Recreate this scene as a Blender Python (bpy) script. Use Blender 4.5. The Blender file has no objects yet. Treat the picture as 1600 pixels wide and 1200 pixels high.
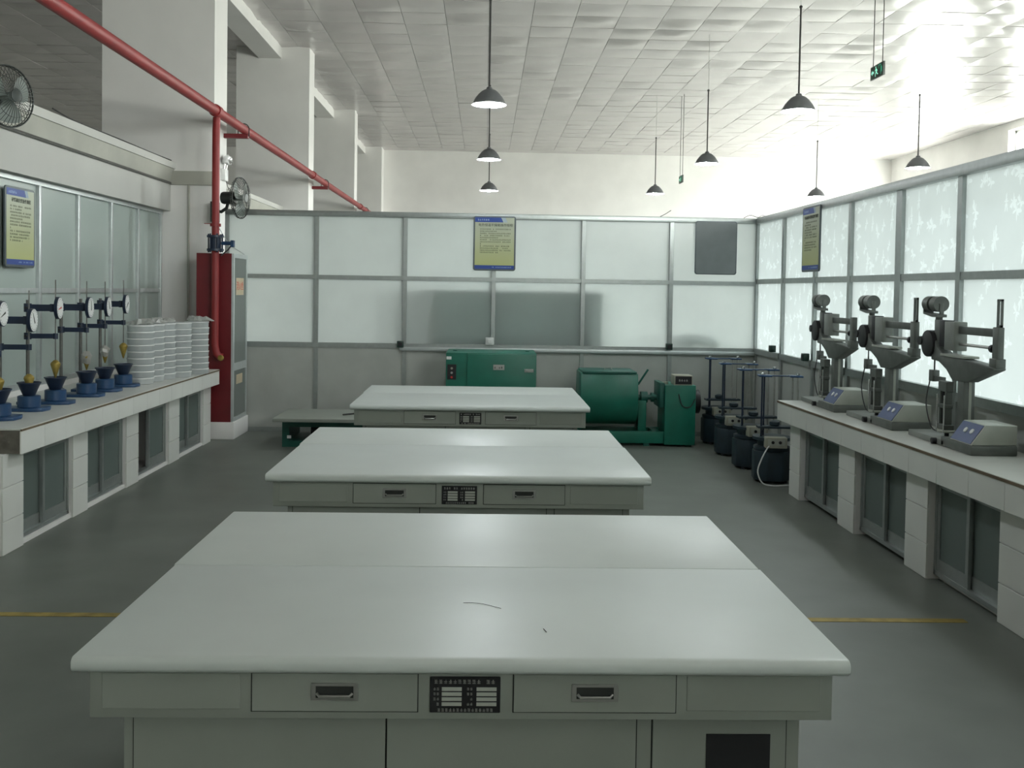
import bpy, bmesh, math, random
from mathutils import Vector, Matrix
random.seed(7)
SC = bpy.context.scene
COL = SC.collection
PI = math.pi

# ------------------------------------------------------------------ camera
F_PX = 1555.0
YAW, PITCH, ROLL = math.atan(43 / F_PX), math.atan(50 / F_PX), 0.016
cam_d = bpy.data.cameras.new('camera')
cam = bpy.data.objects.new('camera', cam_d); COL.objects.link(cam)
fw = Vector((math.sin(YAW) * math.cos(PITCH), math.cos(YAW) * math.cos(PITCH), -math.sin(PITCH)))
r0 = Vector((math.cos(YAW), -math.sin(YAW), 0)); u0 = r0.cross(fw)
rt = r0 * math.cos(ROLL) + u0 * math.sin(ROLL); up = u0 * math.cos(ROLL) - r0 * math.sin(ROLL)
cam.matrix_world = Matrix(((rt.x, up.x, -fw.x, 0), (rt.y, up.y, -fw.y, 0), (rt.z, up.z, -fw.z, 1.6), (0, 0, 0, 1)))
cam_d.sensor_width = 36; cam_d.lens = 36 * F_PX / 1600; cam_d.shift_y = -97 / 1600
cam_d.clip_start = 0.05; cam_d.clip_end = 200
SC.camera = cam

# ------------------------------------------------------------------ light and exposure
SKY = 30.0                       # daylight outside the hall windows
BULB = 600.0                    # lamp bulbs
world = bpy.data.worlds.new('daylight'); SC.world = world; world.use_nodes = True
bg = world.node_tree.nodes['Background']
wt = world.node_tree
_tc = wt.nodes.new('ShaderNodeTexCoord'); _sp = wt.nodes.new('ShaderNodeSeparateXYZ'); _mr = wt.nodes.new('ShaderNodeMapRange'); _mx = wt.nodes.new('ShaderNodeMix')
_mx.data_type = 'RGBA'; _mr.inputs[1].default_value = -.04; _mr.inputs[2].default_value = .04
_mx.inputs[6].default_value = (.50, .49, .46, 1); _mx.inputs[7].default_value = (1.0, 0.985, 0.96, 1)     # ground, overcast sky
wt.links.new(_tc.outputs['Generated'], _sp.inputs[0]); wt.links.new(_sp.outputs[2], _mr.inputs[0])
wt.links.new(_mr.outputs[0], _mx.inputs[0]); wt.links.new(_mx.outputs[2], bg.inputs[0]); bg.inputs[1].default_value = SKY
WINDOWS = [(-4.15, -0.65), (1.65, 5.15), (7.45, 10.95), (13.25, 16.75), (20.7, 22.55), (24.9, 28.2)]
WZ0, XR = 0.6, 11.9
WTOP = [2.35, 2.35, 2.35, 2.35, 5.42, 4.85]      # unseen low windows added to light the partition panes, tall ones far off
for (a, b), WZ1 in zip(WINDOWS, WTOP):
    ld = bpy.data.lights.new('window_daylight', 'AREA'); ld.shape = 'RECTANGLE'
    ld.size = WZ1 - WZ0; ld.size_y = b - a; ld.cycles.is_portal = True
    lo = bpy.data.objects.new('window_daylight', ld); COL.objects.link(lo)
    lo.location = (XR + 0.3, (a + b) / 2, (WZ0 + WZ1) / 2); lo.rotation_euler = (0, PI / 2, 0)
FILL_WIN = [(4.4, 7.2), (8.2, 11.0)]; BZ0, BZ1, Y0 = 1.6, 4.5, -6.0     # unseen windows added behind the viewpoint to light camera-facing surfaces
for a, b in FILL_WIN:
    ld = bpy.data.lights.new('window_daylight', 'AREA'); ld.shape = 'RECTANGLE'
    ld.size = b - a; ld.size_y = BZ1 - BZ0; ld.cycles.is_portal = True
    lo = bpy.data.objects.new('window_daylight', ld); COL.objects.link(lo)
    lo.location = ((a + b) / 2, Y0 - .3, (BZ0 + BZ1) / 2); lo.rotation_euler = (PI / 2, 0, 0)      # shines towards +y
vs = SC.view_settings
vs.view_transform = 'Standard'; vs.look = 'None'; vs.gamma = 1; vs.use_curve_mapping = False
vs.exposure = 0.49
SC.cycles.use_denoising = True
SC.cycles.max_bounces = 10; SC.cycles.diffuse_bounces = 6; SC.cycles.transmission_bounces = 6
SC.cycles.transparent_max_bounces = 16
SC.cycles.sample_clamp_indirect = 6.0
SC.cycles.caustics_reflective = False; SC.cycles.caustics_refractive = False

# ------------------------------------------------------------------ materials
def nd(nt, t, **kw):
    n = nt.nodes.new(t)
    for k, v in kw.items(): setattr(n, k, v)
    return n
def c4(c): return (c[0], c[1], c[2], 1)
def base_mat(name):
    m = bpy.data.materials.new(name); m.use_nodes = True
    nt = m.node_tree; nt.nodes.clear()
    return m, nt, nd(nt, 'ShaderNodeOutputMaterial')
def mottled(nt, col, var, scale):
    tc = nd(nt, 'ShaderNodeTexCoord'); nz = nd(nt, 'ShaderNodeTexNoise')
    nz.inputs['Scale'].default_value = scale; nz.inputs['Detail'].default_value = 4
    nt.links.new(tc.outputs['Object'], nz.inputs['Vector'])
    mx = nd(nt, 'ShaderNodeMix', data_type='RGBA')
    mx.inputs[6].default_value = c4([max(0, c * (1 - var)) for c in col]); mx.inputs[7].default_value = c4([min(1, c * (1 + var)) for c in col])
    mr = nd(nt, 'ShaderNodeMapRange'); mr.inputs[1].default_value = .3; mr.inputs[2].default_value = .7
    nt.links.new(nz.outputs[0], mr.inputs[0]); nt.links.new(mr.outputs[0], mx.inputs[0])
    return mx.outputs[2], nz.outputs[0]
def pm(name, col, rough=.5, metal=0.0, var=.07, scale=9, bump=0.0, spec=.5, emit=None, coat=0):
    m, nt, out = base_mat(name)
    p = nd(nt, 'ShaderNodeBsdfPrincipled')
    cs, nz = mottled(nt, col, var, scale)
    nt.links.new(cs, p.inputs['Base Color'])
    p.inputs['Roughness'].default_value = rough; p.inputs['Metallic'].default_value = metal
    p.inputs['Specular IOR Level'].default_value = spec; p.inputs['Coat Weight'].default_value = coat
    if emit: p.inputs['Emission Color'].default_value = c4(emit[0]); p.inputs['Emission Strength'].default_value = emit[1]
    if bump:
        b = nd(nt, 'ShaderNodeBump'); b.inputs['Strength'].default_value = bump; b.inputs['Distance'].default_value = .01
        nt.links.new(nz, b.inputs['Height']); nt.links.new(b.outputs[0], p.inputs['Normal'])
    nt.links.new(p.outputs[0], out.inputs[0])
    return m
def clear_glass(name, tint=(.94, .97, .96), refl=.07):
    m, nt, out = base_mat(name)
    t = nd(nt, 'ShaderNodeBsdfTransparent'); t.inputs[0].default_value = c4(tint)
    g = nd(nt, 'ShaderNodeBsdfGlossy'); g.inputs['Roughness'].default_value = .05
    mx = nd(nt, 'ShaderNodeMixShader'); mx.inputs[0].default_value = refl
    nt.links.new(t.outputs[0], mx.inputs[1]); nt.links.new(g.outputs[0], mx.inputs[2]); nt.links.new(mx.outputs[0], out.inputs[0])
    return m
def math_n(nt, op, a, b=None):
    n = nd(nt, 'ShaderNodeMath', operation=op)
    for i, v in enumerate((a, b)):
        if v is None: continue
        if isinstance(v, (int, float)): n.inputs[i].default_value = v
        else: nt.links.new(v, n.inputs[i])
    return n.outputs[0]
def frosted(name, trans, diff, fac, gloss=.05, rough=.3, leaf=False):
    """frosted film on a pane: scatters the light that falls on its far side"""
    m, nt, out = base_mat(name)
    d = nd(nt, 'ShaderNodeBsdfDiffuse'); d.inputs[0].default_value = c4(diff)
    t = nd(nt, 'ShaderNodeBsdfTranslucent')
    cs, _ = mottled(nt, trans, .05, 2.2)
    if leaf:   # a printed pattern of leaf sprays, clearer than the film around it
        tc = nd(nt, 'ShaderNodeTexCoord'); sp = nd(nt, 'ShaderNodeSeparateXYZ'); cb = nd(nt, 'ShaderNodeCombineXYZ')
        nt.links.new(tc.outputs['Object'], sp.inputs[0])
        nt.links.new(sp.outputs[1], cb.inputs[0]); nt.links.new(sp.outputs[2], cb.inputs[1])
        total = None
        for seed, sc_, th in ((0.0, 6.5, .33), (7.3, 8.5, .28)):
            off = nd(nt, 'ShaderNodeVectorMath', operation='ADD'); off.inputs[1].default_value = (seed, seed * 1.7, 0)
            nt.links.new(cb.outputs[0], off.inputs[0])
            sq = nd(nt, 'ShaderNodeVectorMath', operation='MULTIPLY'); sq.inputs[1].default_value = (sc_, sc_ * .62, 0)
            nt.links.new(off.outputs[0], sq.inputs[0])
            vo = nd(nt, 'ShaderNodeTexVoronoi', voronoi_dimensions='2D'); vo.inputs['Scale'].default_value = 1; vo.inputs['Randomness'].default_value = .85
            nt.links.new(sq.outputs[0], vo.inputs['Vector'])
            dv = nd(nt, 'ShaderNodeVectorMath', operation='SUBTRACT'); nt.links.new(sq.outputs[0], dv.inputs[0]); nt.links.new(vo.outputs['Position'], dv.inputs[1])
            s2 = nd(nt, 'ShaderNodeSeparateXYZ'); nt.links.new(dv.outputs[0], s2.inputs[0])
            ang = math_n(nt, 'ARCTAN2', s2.outputs[0], s2.outputs[1])
            sc2 = nd(nt, 'ShaderNodeSeparateColor'); nt.links.new(vo.outputs['Color'], sc2.inputs[0])
            ph = math_n(nt, 'MULTIPLY', sc2.outputs[0], 3.0)
            wave = math_n(nt, 'COSINE', math_n(nt, 'ADD', math_n(nt, 'MULTIPLY', ang, 5.0), ph))
            wave2 = math_n(nt, 'COSINE', math_n(nt, 'ADD', math_n(nt, 'MULTIPLY', ang, 2.0), math_n(nt, 'MULTIPLY', ph, 1.7)))
            wave3 = math_n(nt, 'COSINE', math_n(nt, 'ADD', math_n(nt, 'MULTIPLY', ang, 9.0), ph))
            rad = math_n(nt, 'ADD', math_n(nt, 'ADD', .15, math_n(nt, 'MULTIPLY', wave3, .07)), math_n(nt, 'ADD', math_n(nt, 'MULTIPLY', wave, .09), math_n(nt, 'MULTIPLY', wave2, .10)))
            ln = nd(nt, 'ShaderNodeVectorMath', operation='LENGTH'); nt.links.new(dv.outputs[0], ln.inputs[0])
            msk = math_n(nt, 'LESS_THAN', ln.outputs['Value'], rad)
            msk = math_n(nt, 'MULTIPLY', msk, math_n(nt, 'GREATER_THAN', sc2.outputs[1], .35))
            total = msk if total is None else math_n(nt, 'MAXIMUM', total, msk)
        mx2 = nd(nt, 'ShaderNodeMix', data_type='RGBA'); mx2.inputs[7].default_value = c4([min(1, c * 1.28) for c in trans])
        nt.links.new(math_n(nt, 'MULTIPLY', total, .75), mx2.inputs[0]); nt.links.new(cs, mx2.inputs[6])
        cs = mx2.outputs[2]
    nt.links.new(cs, t.inputs[0])
    mx = nd(nt, 'ShaderNodeMixShader'); mx.inputs[0].default_value = fac
    nt.links.new(d.outputs[0], mx.inputs[1]); nt.links.new(t.outputs[0], mx.inputs[2])
    g = nd(nt, 'ShaderNodeBsdfGlossy'); g.inputs['Roughness'].default_value = rough
    m3 = nd(nt, 'ShaderNodeMixShader'); m3.inputs[0].default_value = gloss
    nt.links.new(mx.outputs[0], m3.inputs[1]); nt.links.new(g.outputs[0], m3.inputs[2]); nt.links.new(m3.outputs[0], out.inputs[0])
    return m
def ceiling_mat():
    m, nt, out = base_mat('ceiling_panel')
    p = nd(nt, 'ShaderNodeBsdfPrincipled')
    cs, nz = mottled(nt, (.62, .59, .585), .05, 1.3)
    nt.links.new(cs, p.inputs['Base Color']); p.inputs['Roughness'].default_value = .24; p.inputs['Specular IOR Level'].default_value = .6
    nt.links.new(p.outputs[0], out.inputs[0])
    return m
def board_print():      # printed sheet: pale grey green at the top running to yellow at the foot
    m, nt, out = base_mat('board_yellow'); p = nd(nt, 'ShaderNodeBsdfPrincipled'); p.inputs['Roughness'].default_value = .45
    tc = nd(nt, 'ShaderNodeTexCoord'); sp = nd(nt, 'ShaderNodeSeparateXYZ'); mr = nd(nt, 'ShaderNodeMapRange'); mx = nd(nt, 'ShaderNodeMix', data_type='RGBA')
    mr.inputs[1].default_value = -.25; mr.inputs[2].default_value = .2
    mx.inputs[6].default_value = (.50, .53, .22, 1); mx.inputs[7].default_value = (.50, .54, .42, 1)
    nt.links.new(tc.outputs['Object'], sp.inputs[0]); nt.links.new(sp.outputs[2], mr.inputs[0]); nt.links.new(mr.outputs[0], mx.inputs[0])
    nt.links.new(mx.outputs[2], p.inputs['Base Color']); nt.links.new(p.outputs[0], out.inputs[0])
    return m
M = dict(
    darkenedsteel=pm('darkened_steel', (.12, .12, .11), .4, .5, var=.15, scale=30),  # darkened to paint in the backlit look of the tester rods
    floor=pm('floor_paint', (.145, .159, .14), .45, var=.10, scale=2.5, bump=.08, spec=.45),
    yellow=pm('yellow_line', (.30, .22, .05), .6, var=.3, scale=14),
    ceil=ceiling_mat(),
    slab=pm('dark_slab', (.10, .10, .10), .9),
    plaster=pm('white_plaster', (.84, .83, .81), .8, var=.05, scale=1.2),
    plaster2=pm('grey_plaster', (.50, .50, .44), .8, var=.06, scale=1.5, bump=.05),
    lintelpaint=pm('lintel_paint', (.54, .54, .51), .75, var=.05, scale=1.2),
    cornice=pm('cornice_paint', (.42, .42, .37), .7, var=.08, scale=3),
    alu=pm('aluminium_frame', (.40, .43, .42), .38, .75, var=.06, scale=20),
    alulight=pm('pale_aluminium', (.62, .66, .66), .35, .6, var=.05, scale=20),
    panel=pm('lower_panel', (.50, .52, .49), .5, .2, var=.06, scale=4),
    frost=frosted('frosted_back_glass', (.90, .95, .94), (.55, .59, .58), .66),
    frostleaf=frosted('leaf_frosted_glass', (.565, .605, .625), (.40, .44, .44), .8, leaf=True),
    frostleft=frosted('frosted_left_glass', (.55, .66, .62), (.58, .67, .63), .25, gloss=.12, rough=.22),
    clear=clear_glass('clear_glass'),
    doorglass=frosted('green_door_glass', (.2, .26, .24), (.19, .235, .22), .3, gloss=.10, rough=.16),
    greypane=frosted('grey_cabinet_glass', (.3, .33, .32), (.30, .33, .31), .35, gloss=.12, rough=.12),  # even grey scattering pane with slight gloss
    bench=pm('bench_laminate', (.645, .69, .665), .39, var=.03, scale=3, spec=.42),
    benchlabel=pm('plate_field', (.48, .50, .45), .5, var=.05),
    benchside=pm('bench_cabinet_paint', (.31, .335, .295), .55, var=.05, scale=4),
    dark=pm('black_plastic', (.012, .012, .014), .5),
    gap=pm('dark_gap', (.03, .033, .03), .8),
    steel=pm('brushed_steel', (.5, .5, .48), .35, .85, var=.1, scale=30),
    chrome=pm('chrome', (.75, .76, .76), .18, 1.0, var=.03),
    tile=pm('white_tile', (.78, .79, .75), .3, var=.05, scale=2),
    countertop=pm('counter_slab', (.62, .63, .59), .35, var=.06, scale=3),
    concrete=pm('rough_concrete', (.13, .12, .10), .9, var=.3, scale=12, bump=.4),
    brown=pm('brown_edge', (.16, .12, .075), .6, var=.2),
    cabglass=clear_glass('cabinet_glass', (.62, .70, .68), .16),
    red=pm('red_pipe_paint', (.25, .022, .022), .5, var=.12, scale=6),
    darkred=pm('red_cabinet_paint', (.15, .010, .014), .42, var=.12, scale=5),
    green=pm('green_enamel', (.010, .150, .100), .38, var=.15, scale=6, bump=.05),
    greendark=pm('green_enamel_dark', (.012, .10, .075), .45, var=.2, scale=6),
    blue=pm('blue_enamel', (.016, .055, .135), .38, var=.18, scale=12),
    bluedark=pm('dark_blue_enamel', (.010, .02, .045), .4, var=.2, scale=12),
    navy=pm('navy_casting', (.018, .034, .046), .5, var=.25, scale=8, bump=.1),
    brass=pm('aged_brass', (.30, .22, .05), .4, .6, var=.25, scale=30),
    dial=pm('white_dial', (.82, .83, .82), .4, var=.02),
    redmark=pm('red_mark', (.6, .04, .03), .5),
    plastic=frosted('clear_plastic', (.9, .93, .93), (.72, .76, .76), .45, gloss=.16, rough=.18),
    film=frosted('plastic_film', (.85, .86, .84), (.6, .6, .57), .6, gloss=.15, rough=.25),
    cast=pm('grey_green_casting', (.14, .152, .14), .42, .25, var=.15, scale=14),
    castmid=pm('mid_grey_casting', (.25, .265, .245), .42, .25, var=.12, scale=12),
    castlight=pm('pale_machine_paint', (.42, .44, .39), .4, .1, var=.08, scale=10),
    panelblue=pm('blue_panel_print', (.02, .055, .19), .4, var=.05),
    cream=pm('cream_box', (.36, .36, .29), .5, var=.1),
    whitepaint=pm('white_paint', (.78, .79, .78), .45, var=.03),
    signyellow=board_print(),
    signblue=pm('board_blue', (.02, .065, .32), .45, var=.03),
    signlight=pm('board_pale_blue', (.35, .5, .75), .45, var=.03),
    ink=pm('black_ink', (.035, .045, .03), .6),
    inksoft=pm('soft_ink', (.13, .15, .09), .6),
    boardframe=pm('dark_board_frame', (.10, .12, .13), .4, .3),
    boardback=pm('grey_board', (.20, .225, .23), .55, var=.05),
    fanmetal=pm('dark_fan_metal', (.028, .035, .032), .4, .3),
    fanblade=pm('fan_blade', (.16, .19, .17), .4),
    shade=pm('lamp_shade_grey', (.20, .21, .22), .4, .5, var=.05),
    shadein=pm('lamp_shade_inside', (.85, .87, .88), .35, var=.02),
    bulb=pm('lit_bulb', (1, 1, 1), .5, emit=((.90, .97, 1.0), BULB)),
    cord=pm('dark_cord', (.04, .04, .04), .6),
    socket=pm('dark_green_socket', (.012, .04, .028), .4),
    exitgreen=pm('exit_sign_green', (.02, .22, .12), .4, emit=((.05, .55, .30), .35)),
    exitdark=pm('exit_sign_dark', (.01, .06, .035), .4),
    exitwhite=pm('exit_sign_mark', (.35, .8, .6), .4, emit=((.35, 1, .72), .55)),
    furn=pm('dark_furniture', (.55, .62, .60), .7, var=.2),
    labelpaper=pm('cream_label', (.62, .52, .36), .6),
    orange=pm('orange_stick', (.55, .22, .06), .5),
)

# ------------------------------------------------------------------ mesh helpers
def cr(p, k=5):
    """smooth curve through the given points"""
    P = [Vector(q) for q in p]; P = [P[0]] + P + [P[-1]]; o = []
    for i in range(1, len(P) - 2):
        for j in range(k):
            t = j / k
            o.append(.5 * ((2 * P[i]) + (P[i + 1] - P[i - 1]) * t + (2 * P[i - 1] - 5 * P[i] + 4 * P[i + 1] - P[i + 2]) * t * t + (3 * P[i] - P[i - 1] - 3 * P[i + 1] + P[i + 2]) * t ** 3))
    return o + [P[-2]]
class MB:
    def __init__(s): s.v = []; s.f = []; s.m = []
    def _add(s, vs_, fs, mi=0, X=None):
        o = len(s.v)
        s.v += [tuple(X @ Vector(p)) if X else tuple(p) for p in vs_]
        for k in fs: s.f.append([i + o for i in k]); s.m.append(mi)
        return s
    def box(s, x0, x1, y0, y1, z0, z1, mi=0, X=None):
        return s._add([(x0, y0, z0), (x1, y0, z0), (x1, y1, z0), (x0, y1, z0), (x0, y0, z1), (x1, y0, z1), (x1, y1, z1), (x0, y1, z1)],
                      [(0, 3, 2, 1), (4, 5, 6, 7), (0, 1, 5, 4), (1, 2, 6, 5), (2, 3, 7, 6), (3, 0, 4, 7)], mi, X)
    def prism(s, poly, a, b, axis='x', mi=0, X=None):
        n = len(poly)
        def P(q, t): return {'x': (t, q[0], q[1]), 'y': (q[0], t, q[1]), 'z': (q[0], q[1], t)}[axis]
        vs_ = [P(q, a) for q in poly] + [P(q, b) for q in poly]
        return s._add(vs_, [tuple(range(n))[::-1], tuple(range(n, 2 * n))] + [(i, (i + 1) % n, n + (i + 1) % n, n + i) for i in range(n)], mi, X)
    def cyl(s, p0, p1, r0, r1=None, n=16, mi=0, caps=True, X=None):
        r1 = r0 if r1 is None else r1
        p0, p1 = Vector(p0), Vector(p1); d = (p1 - p0).normalized()
        a = d.orthogonal().normalized(); b = d.cross(a)
        vs_ = []
        for p, r in ((p0, r0), (p1, r1)):
            vs_ += [p + (a * math.cos(2 * PI * i / n) + b * math.sin(2 * PI * i / n)) * r for i in range(n)]
        fs = [(i, (i + 1) % n, n + (i + 1) % n, n + i) for i in range(n)]
        if caps: fs += [tuple(range(n))[::-1], tuple(range(n, 2 * n))]
        return s._add(vs_, fs, mi, X)
    def lathe(s, prof, c=(0, 0, 0), n=24, mi=0, X=None, closed=False):
        vs_ = []; k = len(prof)
        for r, z in prof: vs_ += [(c[0] + r * math.cos(2 * PI * i / n), c[1] + r * math.sin(2 * PI * i / n), c[2] + z) for i in range(n)]
        fs = []
        for j in range(k if closed else k - 1):
            j2 = (j + 1) % k
            fs += [(j * n + i, j * n + (i + 1) % n, j2 * n + (i + 1) % n, j2 * n + i) for i in range(n)]
        if not closed:
            if prof[0][0] > 1e-4: fs.append(tuple(range(n))[::-1])
            if prof[-1][0] > 1e-4: fs.append(tuple(range((k - 1) * n, k * n)))
        return s._add(vs_, fs, mi, X)
    def tube(s, pts, r, n=8, mi=0, closed=False, X=None):
        pts = [Vector(p) for p in pts]; k = len(pts); vs_ = []
        a = None
        for i, p in enumerate(pts):
            if closed: d = pts[(i + 1) % k] - pts[i - 1]
            else: d = pts[min(i + 1, k - 1)] - pts[max(i - 1, 0)]
            d.normalize()
            a = d.orthogonal().normalized() if a is None else (a - d * a.dot(d)).normalized()
            b = d.cross(a)
            vs_ += [p + (a * math.cos(2 * PI * j / n) + b * math.sin(2 * PI * j / n)) * r for j in range(n)]
        fs = []
        for i in range(k if closed else k - 1):
            i2 = (i + 1) % k
            fs += [(i * n + j, i * n + (j + 1) % n, i2 * n + (j + 1) % n, i2 * n + j) for j in range(n)]
        if not closed: fs += [tuple(range(n))[::-1], tuple(range((k - 1) * n, k * n))]
        return s._add(vs_, fs, mi, X)
    def sphere(s, c, r, n=14, mi=0, sz=1.0):
        prof = [(max(1e-5, r * math.sin(PI * j / 9)), -r * sz * math.cos(PI * j / 9)) for j in range(10)]
        return s.lathe(prof, c, n, mi)
    def mesh(s, name, bevel=0, seg=2, smooth=True):
        me = bpy.data.meshes.new(name); me.from_pydata(s.v, [], s.f)
        for p, mi in zip(me.polygons, s.m): p.material_index = mi
        bm = bmesh.new(); bm.from_mesh(me)
        bmesh.ops.recalc_face_normals(bm, faces=bm.faces)
        if bevel:
            es = [e for e in bm.edges if len(e.link_faces) == 2 and e.calc_face_angle(0) > .5]
            bmesh.ops.bevel(bm, geom=es, offset=bevel, segments=seg, profile=.5, affect='EDGES', clamp_overlap=True)
        bm.to_mesh(me); bm.free()
        if smooth:
            me.polygons.foreach_set('use_smooth', [True] * len(me.polygons)); me.set_sharp_from_angle(angle=math.radians(35))
        return me
    def build(s, name, mat, parent=None, bevel=0, seg=2, smooth=True, label=None):
        o = bpy.data.objects.new(name, s.mesh(name, bevel, seg, smooth)); COL.objects.link(o)
        for m in (mat if isinstance(mat, (list, tuple)) else [mat]): o.data.materials.append(M[m])
        o.parent = parent
        if label: o['label'] = label
        return o
def tag(o, label, cat, group=None, kind=None):
    o['label'] = label; o['category'] = cat
    if group: o['group'] = group
    if kind: o['kind'] = kind
    return o
def thing(name, label, cat, loc=(0, 0, 0), rz=0, group=None, kind=None):
    o = bpy.data.objects.new(name, None); COL.objects.link(o)
    o.empty_display_size = .1; o.location = loc; o.rotation_euler = (0, 0, rz)
    return tag(o, label, cat, group, kind)
def share(name, me, parent, loc=(0, 0, 0), rot=(0, 0, 0)):
    o = bpy.data.objects.new(name, me); COL.objects.link(o); o.parent = parent; o.location = loc; o.rotation_euler = rot
    return o
def dup(root, loc, rz, label):
    def cp(o, par):
        c = o.copy(); COL.objects.link(c); c.parent = par
        for ch in list(o.children): cp(ch, c)
        return c
    r = cp(root, None); r.location = loc; r.rotation_euler = (0, 0, rz); r['label'] = label
    return r
def text_mesh(body, size, X, name, mat, parent, align='CENTER'):
    c = bpy.data.curves.new(name, 'FONT'); c.body = body; c.size = size; c.align_x = align; c.extrude = .0006; c.resolution_u = 2
    o = bpy.data.objects.new('tmp', c); COL.objects.link(o)
    dg = bpy.context.evaluated_depsgraph_get()
    me = bpy.data.meshes.new_from_object(o.evaluated_get(dg)); bpy.data.objects.remove(o)
    me.materials.clear(); me.materials.append(M[mat]); me.transform(X)
    t = bpy.data.objects.new(name, me); COL.objects.link(t); t.parent = parent
    return t

# ------------------------------------------------------------------ the setting
ZC = 5.6; D = 11.02; XP = 3.043; XL = -3.571
Y1, XHL = 29.1, -14.0
tag(MB().box(XHL - .3, XR + .4, Y0 - .3, Y1 + .3, -.12, 0).build('floor', 'floor'), 'grey green painted concrete floor of the whole hall', 'floor', kind='structure')
tag(MB().box(-2.70, 2.40, 4.78, 4.835, 0, .002).build('floor_line', 'yellow'), 'worn yellow line painted across the floor', 'floor marking', kind='structure')
ceil = tag(MB().box(XHL - .3, XR + .4, Y0 - .3, Y1 + .3, ZC + .03, ZC + .2).build('ceiling', 'slab'), 'high ceiling of pale dented metal panels', 'ceiling', kind='structure')
TS = .635
def tile_verts(seed, n=4):
    rg = random.Random(seed); h = TS / 2 - .003; vs_, fs = [], []
    amp = rg.uniform(.006, .034); ph = rg.uniform(0, 6.28); tl = rg.uniform(-.007, .007); tl2 = rg.uniform(-.009, .009); sk = rg.uniform(-.4, .4)
    for j in range(n + 1):
        for i in range(n + 1):
            u, v = i / n * 2 - 1, j / n * 2 - 1
            e = (1 - u * u) * (1 - v * v)
            z = -amp * e * (1 + sk * u + .6 * math.sin(2.2 * v + ph)) + (tl * u + tl2 * v) * (.4 + .6 * e)
            vs_.append((u * h, v * h, z))
    for j in range(n):
        for i in range(n):
            a = j * (n + 1) + i; fs.append((a, a + n + 1, a + n + 2, a + 1))
    rim = [i for i in range(n + 1)] + [(j + 1) * (n + 1) - 1 for j in range(1, n + 1)] + [n * (n + 1) + i for i in range(n - 1, -1, -1)] + [j * (n + 1) for j in range(n - 1, 0, -1)]
    o = len(vs_)
    for k in rim: vs_.append((vs_[k][0], vs_[k][1], .022))
    for q in range(len(rim)):
        q2 = (q + 1) % len(rim); fs.append((rim[q], rim[q2], o + q2, o + q))
    return vs_, fs
tile_meshes = []
for sdx in range(24):
    mb = MB(); mb._add(*tile_verts(sdx)); me = mb.mesh('tile'); me.materials.append(M['ceil']); tile_meshes.append(me)
rest = MB(); rg = random.Random(3); flat = [tile_verts(100 + k, 2) for k in range(12)]
nx0, nx1 = int((XHL + .3) / TS), int((XR - .3) / TS)
for ix in range(nx0 - 1, nx1 + 2):
    for iy in range(-8, int(Y1 / TS) + 1):
        cx, cy = (ix + .5) * TS, (iy + .5) * TS
        if cx - TS / 2 < XHL or cx + TS / 2 > XR or cy - TS / 2 < Y0 or cy + TS / 2 > Y1: continue
        if -6.99 < cx < 8.26 and 13.2 < cy < 20.8:
            share('tile', rg.choice(tile_meshes), ceil, (cx, cy, ZC), (0, 0, rg.choice((0, PI))))
        else:
            vs_, fs = rg.choice(tile_meshes and flat); rest._add([(x + cx, y + cy, z + ZC) for x, y, z in vs_], fs)
r_ = rest.build('tile_field', 'ceil', ceil); r_['kind'] = 'stuff'
ex0, ex1, ey0, ey1 = math.ceil(XHL / TS) * TS, math.floor(XR / TS) * TS, math.ceil(Y0 / TS) * TS, math.floor(Y1 / TS) * TS
for bx in ((XHL, XR, ey1 + .006, Y1), (XHL, XR, Y0, ey0 - .006), (ex1 + .006, XR, ey0, ey1), (XHL, ex0 - .006, ey0, ey1)):
    MB().box(*bx, ZC, ZC + .03).build('border_strip', 'ceil', ceil, smooth=False)

tag(MB().box(XHL, XR, Y1, Y1 + .3, 0, ZC + .1).build('wall_far', 'plaster'), 'white plaster end wall of the hall beyond the partition', 'wall', kind='structure')
tag(MB().box(XHL - .3, XHL, Y0, Y1, 0, ZC + .1).build('wall_far_left', 'plaster2'), 'distant plaster wall on the left of the hall', 'wall', kind='structure')
w = MB().box(XHL, XR, Y0 - .3, Y0, 0, BZ0).box(XHL, XR, Y0 - .3, Y0, BZ1, ZC + .1)
ed = [XHL] + [v for p in FILL_WIN for v in p] + [XR]
for k in range(0, len(ed), 2): w.box(ed[k], ed[k + 1], Y0 - .3, Y0, BZ0, BZ1)
tag(w.build('wall_behind', 'plaster', smooth=False), 'plaster wall with two added unseen windows behind the viewpoint', 'wall', kind='structure')
for i, (a, b) in enumerate(FILL_WIN):
    wd = thing('window_%d' % (i + 7), ['inner', 'outer'][i] + ' added unseen window in the wall behind the viewpoint', 'window', ((a + b) / 2, Y0 - .2, BZ0), kind='structure')
    hw, hh = (b - a) / 2, BZ1 - BZ0
    MB().box(-hw, hw, -.03, .03, 0, .06).box(-hw, hw, -.03, .03, hh - .06, hh).box(-hw, -hw + .06, -.03, .03, .06, hh - .06).box(hw - .06, hw, -.03, .03, .06, hh - .06).box(-.03, .03, -.03, .03, .06, hh - .06).build('window_frame', 'whitepaint', wd, smooth=False)
    for p, q in ((-hw + .06, -.03), (.03, hw - .06)): MB().box(p, q, -.003, .003, .06, hh - .06).build('pane', 'clear', wd, smooth=False)
w = MB(); T = .3
w.box(XR, XR + T, Y0, Y1, 0, WZ0); 
for (a, b), z1 in zip(WINDOWS, WTOP): w.box(XR, XR + T, a, b, z1, ZC + .1)
edges = [Y0] + [v for p in WINDOWS for v in p] + [Y1]
for k in range(0, len(edges), 2): w.box(XR, XR + T, edges[k], edges[k + 1], WZ0, ZC + .1)
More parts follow.
